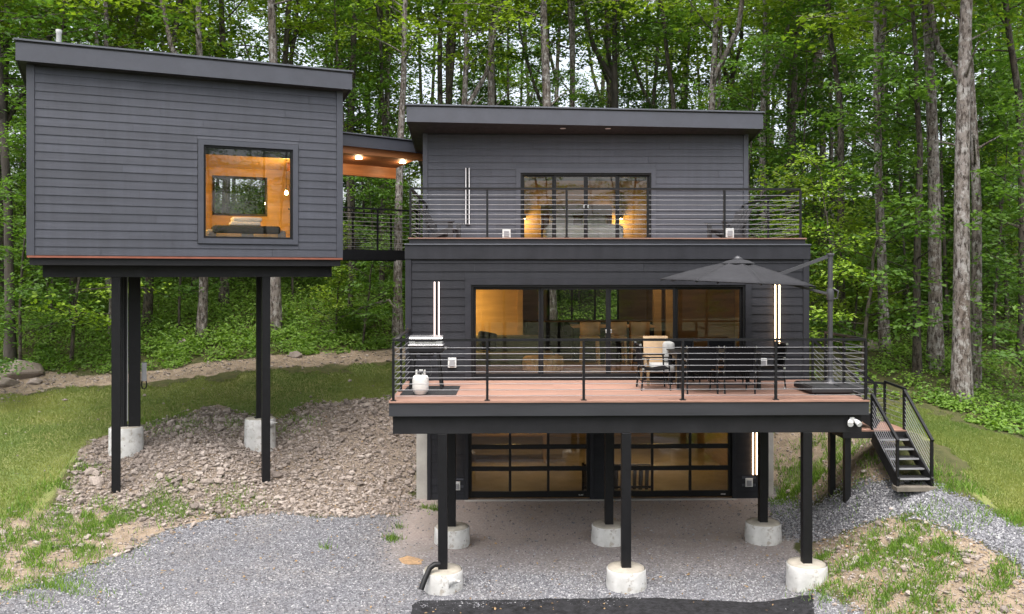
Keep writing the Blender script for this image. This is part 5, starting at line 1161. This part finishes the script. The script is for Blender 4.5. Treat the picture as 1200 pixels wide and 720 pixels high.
# weed patches: tufts of long grass and broad leaves where the photo shows them
def tuft_field(spots, per, name, hmax, label):
    X, Y = [], []
    for px, py, rx, n in spots:
        c_ = onground(px, py); X.append(c_.x + rng.normal(0, rx, n * per)); Y.append(c_.y + rng.normal(0, rx * .8, n * per))
    X = np.concatenate(X); Y = np.concatenate(Y); k = free(X, Y) & (fbm(X * 3.2, Y * 3.2, 55, 4) + rng.normal(0, .06, len(X)) > .48); X, Y = X[k], Y[k]
    return blades(name, X, Y, rng.uniform(.04, hmax, len(X)) * rng.uniform(.4, 1, len(X)), .009, 'weed', label, 'weeds', rng.uniform(0, 1, len(X)), .9)
tuft_field([(140, 605, .45, 22), (180, 595, .3, 8), (110, 615, .3, 8), (205, 572, .2, 4), (210, 600, .25, 5), (265, 585, .3, 4), (290, 588, .25, 3), (50, 690, .5, 16), (20, 640, .6, 26), (15, 600, .6, 22), (60, 650, .5, 14), (80, 630, .5, 14), (120, 640, .4, 8), (30, 665, .5, 14), (95, 600, .3, 10), (70, 575, .3, 8), (100, 550, .25, 5), (180, 500, .5, 8), (210, 495, .5, 10), (340, 497, .4, 10), (285, 500, .4, 5),
            (1030, 640, .35, 16), (1060, 645, .3, 12), (985, 680, .3, 12), (970, 655, .25, 7), (1075, 615, .3, 8), (1120, 640, .25, 10), (1150, 670, .25, 10), (1180, 690, .3, 12), (1100, 655, .3, 10), (1075, 700, .35, 16), (1020, 655, .3, 12), (1110, 705, .3, 8), (1040, 700, .2, 5), (995, 700, .2, 5), (1000, 610, .15, 1),
            (940, 570, .3, 12), (960, 560, .4, 16), (950, 535, .5, 14), (975, 525, .5, 12), (930, 545, .4, 10), (920, 580, .2, 8), (985, 545, .4, 8), (1010, 555, .3, 5), (502, 598, .12, 5), (385, 642, .1, 1), (460, 632, .12, 2), (470, 620, .1, 1), (1100, 560, .3, 6), (1180, 610, .3, 8), (1130, 575, .25, 5)], 110, 'weed_tufts', .24, 'tufts of weeds and long grass on the bare ground')
x, y = scatter(2600, np.vstack([DRIVE, PATH[:1]]), lambda x, y: free(x, y) & (y > 12)); x2_, y2_ = scatter(900, DIRTR); x3_, y3_ = scatter(1400, STONE, free)
LIT = (np.concatenate([x[:700], x2_, x3_]), np.concatenate([y[:700], y2_, y3_]))
# forest floor plants: leafy clumps, thick at the wood's edge
def leaf_quads(C, Nrm, size, spin):
    n = len(C); Nrm = Nrm / np.linalg.norm(Nrm, axis=1, keepdims=True)
    ref = np.where(np.abs(Nrm[:, 2:3]) > .9, np.array([[1., 0, 0]]), np.array([[0, 0, 1.]]))
    T = np.cross(Nrm, ref); T /= np.linalg.norm(T, axis=1, keepdims=True); B = np.cross(Nrm, T)
    D = T * np.cos(spin)[:, None] + B * np.sin(spin)[:, None]; S = np.cross(Nrm, D)
    s = size[:, None]; V = np.stack([C - D * s * .5, C + S * s * .34 + Nrm * s * .08, C + D * s * .55 - Nrm * s * .06, C - S * s * .34 + Nrm * s * .08], 1)
    return V.reshape(-1, 3), np.arange(4 * n).reshape(-1, 4)
lx_, ly_ = LIT; n_l = len(lx_); Vl, Fl = leaf_quads(np.stack([lx_, ly_, ground(lx_, ly_) + .035], -1), np.stack([rng.normal(0, .35, n_l), rng.normal(0, .35, n_l), np.ones(n_l)], -1), rng.uniform(.03, .075, n_l), rng.uniform(0, 6.283, n_l))
leafmat('dead_leaf', (.10, .06, .03), (.30, .20, .10), .15, 0)
tag(link('leaf_litter', np_mesh('leaf_litter', Vl, Fl, 'dead_leaf', np.repeat(rng.uniform(0, 1, n_l), 4))), 'scattered dry brown leaves on the gravel and soil', 'leaves', kind='stuff')
EDGE = gpoly([(-60, 440), (20, 432), (100, 441), (200, 433), (330, 418), (480, 408)])
EDGER = gpoly([(1010, 466), (1090, 476), (1200, 515), (1280, 545)])
def behind_edge(x, y):
    d = np.full(x.shape, -9.0)
    l_ = np.interp(x, EDGE[:, 0], EDGE[:, 1], left=EDGE[0, 1], right=EDGE[-1, 1]); r_ = np.interp(x, EDGER[:, 0], EDGER[:, 1], left=EDGER[0, 1], right=EDGER[-1, 1])
    e = np.where(x < -1.9, l_, np.where(x > 6.8, np.maximum(r_, 0), 29.6)); return y - e
nc = 15000; cy = 15 + 42 * rng.uniform(0, 1, nc) ** 1.3; cx = (rng.uniform(-.66, .68, nc)) * cy
be = behind_edge(cx, cy); k = (be > .1) & free(cx, cy) & (cy > 16) & (rng.uniform(0, 1, nc) < np.where(cx > 6.8, np.clip(.35 + .8 * (fbm(cx * .6, cy * .6, 77) - .45) * 3, .08, 1), 1)); cx, cy, be = cx[k], cy[k], be[k]
hh = (.16 + .6 * np.clip(be / 4, 0, 1) * (cx < 0) + .3 * np.clip(be / 5, 0, 1) * (cx > 0)) * rng.uniform(.35, 1.6, len(cx)); per = 56
n = len(cx) * per; ii = np.repeat(np.arange(len(cx)), per)
r = np.sqrt(rng.uniform(0, 1, n)) * (.22 + hh[ii] * .5); a_ = rng.uniform(0, 6.283, n)
X = cx[ii] + r * np.cos(a_); Y = cy[ii] + r * np.sin(a_); hz = hh[ii] * rng.uniform(.1, 1, n) ** .8 * (1 - .5 * (r / (.22 + hh[ii] * .5)) ** 2)
C = np.stack([X, Y, ground(X, Y) + hz], -1); Nrm = np.stack([rng.normal(0, .5, n), rng.normal(-.15, .5, n), np.ones(n)], -1)
V, Fc = leaf_quads(C, Nrm, rng.uniform(.042, .105, n) * (1 + cy[ii] / 80), rng.uniform(0, 6.283, n))
tn = np.clip(.55 * fbm(cx * .4, cy * .4, 88)[ii] + .45 * rng.uniform(0, 1, len(cx))[ii] + rng.uniform(-.2, .2, n), 0, 1)
tag(link('undergrowth', np_mesh('undergrowth', V, Fc, 'weed', np.repeat(tn, 4))), 'leafy green undergrowth along the edge of the wood', 'undergrowth', kind='stuff')

# ================================================================== TREES
def make_tree(seed, Ht, r0, crown0, nbr, blen, clus, leaves, lsize, fork=0, lean=0., bark='bark', leaf='leaf', spray=1.2, dead=0, curve=.35, low=0):
    R = random.Random(seed); g = np.random.default_rng(seed)
    mb = MB(); pts = []; n = 13; dx, dy = R.uniform(-1, 1), R.uniform(-1, 1); ph = R.uniform(0, 6)
    for i in range(n):
        t = i / (n - 1); pts.append(Vector((lean * Ht * t + curve * math.sin(t * 4 + ph) * t * (1 + .4 * R.uniform(-1, 1)), curve * .8 * math.cos(t * 3.3 + ph) * t, Ht * t - .25)))
    off = pts[0].copy(); pts = [Vector((p.x - off.x * (1), p.y - off.y, p.z)) for p in pts]
    rad = [r0 * (1.35 if i == 0 else 1.0) * (1 - .86 * (i / (n - 1)) ** 1.1) for i in range(n)]
    mb.tube(pts, rad, 10)
    def along(path, t):
        f = t * (len(path) - 1); i = min(int(f), len(path) - 2); return path[i].lerp(path[i + 1], f - i)
    leaders = [(pts, crown0, 1.0)]
    for k in range(fork):
        t0 = R.uniform(.28, .5); b0 = along(pts, t0); az = R.uniform(0, 6.283); ln = Ht * (1 - t0) * R.uniform(.75, .95); q = [b0]
        for i in range(1, 8):
            s = i / 7; q.append(b0 + Vector((math.cos(az), math.sin(az), 0)) * (ln * .28 * s ** .7) + Vector((R.uniform(-.15, .15), R.uniform(-.15, .15), ln * s)))
        mb.tube(q, [r0 * .62 * (1 - .85 * i / 7) for i in range(8)], 8); leaders.append((q, .25, .7))
    CC = []; CR = []
    for path, c0, wgt in leaders:
        for k in range(int(nbr * wgt)):
            t = c0 + (1 - c0) * ((k + R.random()) / (nbr * wgt)) ** (1.15); t = min(t, .985); b0 = along(path, t); az = R.uniform(0, 6.283) + k * 2.4
            ln = blen * (1 - .62 * max(0, (t - c0) / (1 - c0)) ** 1.3) * R.uniform(.6, 1.15); el = R.uniform(-.05, .45) + .5 * t * t
            q = [b0]; d = Vector((math.cos(az) * math.cos(el), math.sin(az) * math.cos(el), math.sin(el)))
            for i in range(1, 5): s = i / 4; q.append(b0 + d * ln * s + Vector((R.uniform(-.1, .1), R.uniform(-.1, .1), -.10 * ln * s * s)) * (ln / 3))
            mb.tube(q, [max(.012, r0 * .20 * wgt * (1 - .8 * i / 4)) for i in range(5)], 5, False)
            for c_ in range(clus):
                s = .3 + .75 * (c_ + R.random()) / clus; p = b0 + d * ln * s
                CC.append((p.x + R.uniform(-.35, .35) * ln * .6 * s, p.y + R.uniform(-.35, .35) * ln * .6 * s, p.z - .10 * ln * s * s * ln / 3 + R.uniform(-.15, .25))); CR.append(spray * R.uniform(.6, 1.15))
    for k in range(dead):
        t = R.uniform(.15, max(.2, crown0)); b0 = along(pts, t); az = R.uniform(0, 6.283); ln = R.uniform(.4, 1.5)
        d = Vector((math.cos(az), math.sin(az), R.uniform(.15, .9))); mb.tube([b0, b0 + d * ln * .5 + Vector((0, 0, R.uniform(-.1, .1))), b0 + d * ln], [.045, .03, .012], 5, False)
    CC = np.array(CC); CR = np.array(CR); nl = len(CC) * leaves; ii = np.repeat(np.arange(len(CC)), leaves)
    rr = np.sqrt(g.uniform(0, 1, nl)); a_ = g.uniform(0, 6.283, nl); r = rr * CR[ii]
    tx = g.normal(0, .18, len(CC))[ii]; ty = g.normal(0, .18, len(CC))[ii]
    X = r * np.cos(a_); Y = r * np.sin(a_); Z = -.22 * CR[ii] * rr ** 2 + g.normal(0, .10, nl) * CR[ii] + X * tx + Y * ty
    C = CC[ii] + np.stack([X, Y, Z], -1); Nrm = np.stack([g.normal(0, .42, nl) + np.cos(a_) * .2, g.normal(0, .42, nl) + np.sin(a_) * .2, np.ones(nl)], -1)
    V, Fc = leaf_quads(C, Nrm, lsize * g.uniform(.65, 1.3, nl), g.uniform(0, 6.283, nl))
    tn = np.clip(.6 * g.uniform(0, 1, len(CC))[ii] + .5 * g.uniform(0, 1, nl) - .05, 0, 1)
    return mb.mesh('trunk', bark), np_mesh('crown', V, Fc, leaf, np.repeat(tn, 4))
VAR = {}
for i in range(4): VAR['tall%d' % i] = make_tree(100 + i, 23, .175, .42, 22, 4.2, 3, 46, .22, fork=(0, 1, 1, 2)[i], lean=(0, .02, -.03, .03)[i], bark=('bark', 'bark_pale', 'bark', 'bark_dark')[i], leaf=('leaf', 'leaf_deep', 'leaf', 'leaf_deep')[i], dead=2, curve=.6)
for i in range(3): VAR['edge%d' % i] = make_tree(200 + i, 17, .115, .16, 28, 3.4, 3, 42, .19, fork=(0, 0, 1)[i], lean=(.02, -.02, 0)[i], bark=('bark_pale', 'bark', 'bark_pale')[i], leaf=('leaf', 'leaf_deep', 'leaf')[i], dead=3, spray=1.0)
for i in range(4): VAR['small%d' % i] = make_tree(300 + i, (6.5, 8, 5, 9)[i], .055, .15, (15, 24, 22, 26)[i], 2.2, 4, (22, 34, 30, 34)[i], (.13, .15, .14, .15)[i], lean=(.05, -.06, .03, 0)[i], bark='bark', leaf=('leaf_yellow', 'leaf_deep', 'leaf', 'leaf_deep')[i], spray=.72)
VAR['bare0'] = make_tree(400, 24, .225, .50, 20, 4.0, 3, 44, .22, fork=0, lean=.012, bark='bark_pale', leaf='leaf', dead=1, curve=.3)
VAR['bare1'] = make_tree(401, 22, .165, .46, 20, 3.6, 3, 44, .21, fork=1, lean=-.02, bark='bark_pale', leaf='leaf', dead=4, curve=.7)
VAR['bare2'] = make_tree(402, 20, .145, .46, 18, 3.4, 3, 44, .21, fork=0, lean=.035, bark='bark', leaf='leaf_deep', dead=2, curve=.8)
def tree(var, x, y, label, group=None, sc=1.0, rz=None, name='forest_tree', cat='tree', tilt=0):
    z = gz(x, y); o = thing(name, label, cat, (x, y, z), random.uniform(0, 6.283) if rz is None else rz, group, world=False)
    o.scale = (sc, sc, sc * random.uniform(.95, 1.08)) if rz is None else (sc, sc, sc); o.rotation_euler[1] = tilt
    tr, cr = VAR[var]; link('trunk', tr, o); link('crown', cr, o); return o
placed = []
def hero(px, py, var, sc, label, d=None, rz=0, tilt=0):
    if d is None: p = onground(px, py)
    else: r = ray(px, 322) * d; p = Vector((r.x, r.y, 0))
    placed.append((p.x, p.y)); return tree(var, p.x, p.y, label, None, sc, rz, tilt=tilt)
hero(1127, 470, 'bare0', 1.0, 'thick pale mottled trunk standing nearest on the right side')
hero(1141, 452, 'bare1', .95, 'brown trunk close behind the thick pale one on the right', rz=2.0)
hero(1096, 432, 'bare0', .92, 'grey trunk with flared foot left of the thick pale tree', rz=2.6)
hero(1075, 440, 'bare2', .80, 'slender pale trunk between two thicker trunks on the right', rz=3.4)
hero(1037, 412, 'bare1', .95, 'tall straight trunk nearest the stair rail on the slope', rz=.8)
hero(1198, 430, 'bare2', 1.0, 'trunk at the right edge of the picture', rz=1.8)
hero(83, 428, 'small0', 1.25, 'young pale tree with yellow green sprays below the cabin corner', rz=1)
hero(172, 388, 'bare2', 1.1, 'pale trunk leaning right seen beneath the cabin', rz=0, tilt=.06)
hero(133, 392, 'bare1', .9, 'slim grey trunk behind the left cabin posts', rz=2.2)
hero(466, 330, 'bare0', .80, 'pale straight trunk visible through the covered bridge', d=31)
hero(448, 330, 'bare2', .9, 'brown curving trunk left of the pale one beyond the bridge', d=35, rz=4)
hero(410, 330, 'bare2', .7, 'thin pale trunk beside the cabin corner beyond the bridge', d=33, rz=2)
for px, d, var, rz, lab in ((548, 33, 'bare1', .3, 'pale forked trunk above the left end of the main roof'), (577, 35, 'bare0', 1.3, 'stout pale trunk second from the left above the main roof'), (645, 33, 'bare0', 2.2, 'straight pale trunk above the middle of the main roof'), (664, 36, 'bare1', 4.4, 'forked brown trunk close right of the middle pale trunk'),
                            (722, 37, 'tall3', 1, 'dark forking tree right of the centre above the roof'), (790, 36, 'bare2', 2.6, 'leaning brown trunk above the right half of the main roof'), (833, 31, 'bare1', 5.3, 'pale dead branched trunk above the right end of the main roof'),
                            (235, 30, 'bare1', 3.3, 'pale forked trunk above the cabin roof near its middle'), (322, 31, 'bare0', 4.1, 'pale trunk above the right end of the cabin roof'), (85, 31, 'bare2', 1.9, 'pale trunk above the left end of the cabin roof'), (130, 34, 'bare1', .9, 'grey trunk above the cabin roof left of its middle'), (12, 28, 'tall3', 2.7, 'dark trunk at the left edge beside the cabin'), (985, 29, 'bare2', 2.4, 'brown trunk in the dark wood right of the terrace railing'), (900, 33, 'bare1', .2, 'brown trunk just right of the main roof end')):
    hero(px, 330, var, random.uniform(.9, 1.05), lab, d=d, rz=rz)
# bright saplings right of the house and by the bank
for px, d, sc, var, lab in ((968, 24.5, .95, 'small0', 'yellow green sapling with layered sprays right of the terrace railing'), (1002, 27, .8, 'small2', 'small leafy sapling behind the parasol post'), (1065, 27.5, 1.0, 'small0', 'light green young tree among the grey trunks on the right'), (1165, 26, 1.0, 'small1', 'dark leafy young tree right of the thick pale trunk'), (1215, 22, .9, 'small3', 'leafy dark young tree at the right edge of the slope'), (25, 27, 1.0, 'small3', 'leafy dark young tree left of the cabin'), (-10, 24, .8, 'small1', 'broad leafy young tree at the left edge below the cabin roof'), (60, 30, 1.0, 'small1', 'leafy young tree behind the cabin lower left corner'), (395, 31, .8, 'small2', 'young green tree under the right end of the cabin'), (425, 30, .8, 'small1', 'young green tree under the covered bridge'), (1010, 24, 1.1, 'small1', 'layered dark green sapling right of the parasol pole'), (1110, 27, 1.25, 'small3', 'tall leafy sapling behind the thick pale trunk'), (1180, 29, 1.3, 'small1', 'leafy young tree high at the right edge'), (1060, 31, 1.3, 'small3', 'leafy young tree between the grey trunks farther back'), (935, 31, 1.2, 'small3', 'dark young tree behind the right end of the terrace')):
    r = ray(px, 322) * d; placed.append((r.x, r.y)); tree(var, r.x, r.y, lab, None, sc, random.uniform(0, 6), name='sapling')
def fill(n, ymin, ymax, kinds, mind, label, group, name, sc=(.85, 1.15), avoid=None):
    c_ = 0; tries = 0
    while c_ < n and tries < 6000:
        tries += 1; y = ymin + (ymax - ymin) * random.random() ** .85; x = random.uniform(-.70, .72) * y
        if XL - 3 < x < XR + 1.5 and y < 31.5: continue
        if -13 < x < -1 and y < 29.5: continue
        if float(behind_edge(np.array([x]), np.array([y]))[0]) < 2.5: continue
        if any((x - a_) ** 2 + (y - b_) ** 2 < mind ** 2 for a_, b_ in placed): continue
        placed.append((x, y)); side = 0 if x < -2.5 else (1 if x < 7.5 else 2)
        tree(random.choice(kinds), x, y, label % ('on the left behind the cabin', 'behind the main house', 'on the right of the main house')[side], group % ('left', 'middle', 'right')[side], random.uniform(*sc), name=name); c_ += 1
fill(24, 29, 46, ['tall0', 'tall1', 'tall2', 'tall3', 'bare1'], 2.3, 'tall leafy tree in the nearer wood %s', 'nearer tall trees, %s', 'forest_tree')
fill(40, 27, 54, ['edge0', 'edge1', 'edge2'], 2.0, 'bushy mid height tree with low branches %s', 'mid height trees, %s', 'understory_tree')
fill(120, 25, 56, ['small0', 'small1', 'small2', 'small3', 'small1', 'small3'], 1.2, 'small leafy understory tree %s', 'understory trees, %s', 'sapling')
fill(44, 46, 66, ['tall0', 'tall1', 'tall2', 'tall3', 'edge1'], 2.6, 'distant tall tree deep in the wood %s', 'distant tall trees, %s', 'forest_tree')
# wood on the far side of the drive, mirrored in the glass
for i in range(32):
    a_ = -1.45 + 2.9 * (i + random.random()) / 32; d = random.uniform(19, 36)
    tree(random.choice(['tall0', 'tall1', 'tall2', 'edge0', 'edge1']), d * math.sin(a_), -d * math.cos(a_), 'tree across the drive behind the viewpoint', 'trees across the drive', random.uniform(.85, 1.1))
# boulders, fallen branch
def boulder(px, py, s, label, seed):
    p = onground(px, py); R = random.Random(seed); n = len(ICO_V)
    V = ICO_V * (1 + np.array([R.uniform(-.2, .2) for _ in range(n)])[:, None]) * np.array([s * R.uniform(.55, .8), s * .45, s * R.uniform(.25, .4)])
    me = np_mesh('boulder', V, ICO_F, 'stone_chips', np.full(n, R.uniform(.3, .9))); o = link('boulder', me); o.location = (p.x, p.y, p.z + s * .1); o.rotation_euler = (R.uniform(-.3, .3), R.uniform(-.3, .3), R.uniform(0, 3))
    bev(o, s * .03, 1); return tag(o, label, 'boulder', 'loose boulders')
for px, py, s, lab in ((24, 441, 1.3, 'large flat tan boulder at the left edge of the lawn'), (6, 436, .8, 'pale boulder at the far left beside the flat one'), (8, 452, .6, 'small boulder in front of the pair at the left edge'), (40, 450, .45, 'low boulder right of the flat tan one'), (217, 405, .5, 'pale rock in the weeds beneath the cabin'), (346, 418, .5, 'rock on the dirt track right of the cabin post'), (392, 393, .6, 'grey rock in the brush near the bridge'), (1020, 410, .7, 'tan rock on the slope beside the stair rail'), (112, 566, .35, 'flat stone beside the left cabin post'), (243, 566, .3, 'pale stone on the bank between the cabin posts'), (323, 558, .3, 'stone leaning at the foot of the right cabin post')):
    boulder(px, py, s, lab, int(px * 7 + py))
a_ = atD(400, 372, 31.5); b_ = atD(456, 352, 30.5); c_ = atD(463, 362, 30.3)
single('fallen_branch', MB().tube([a_, a_.lerp(b_, .5) + Vector((0, 0, .08)), b_, c_], [.03, .05, .06, .03], 7), 'deadwood', 'bare grey fallen branch above the brush beside the house', 'branch', loc=tuple(a_))
p = onground(482, 658); q = [(p.x + .35 * math.cos(k * .7) * random.uniform(.5, 1), p.y + .3 * math.sin(k * .7) * random.uniform(.5, 1)) for k in range(9)]
pm('sand', (.30, .19, .10), .95, nscale=12, var=.3, bump=.4)
single('sand_patch', MB().prism(q, [gz(*k) - .02 for k in q], [gz(*k) + .012 for k in q]), 'sand', 'orange sand spill on the gravel beside the front left footing', 'sand', loc=(p.x, p.y, p.z))
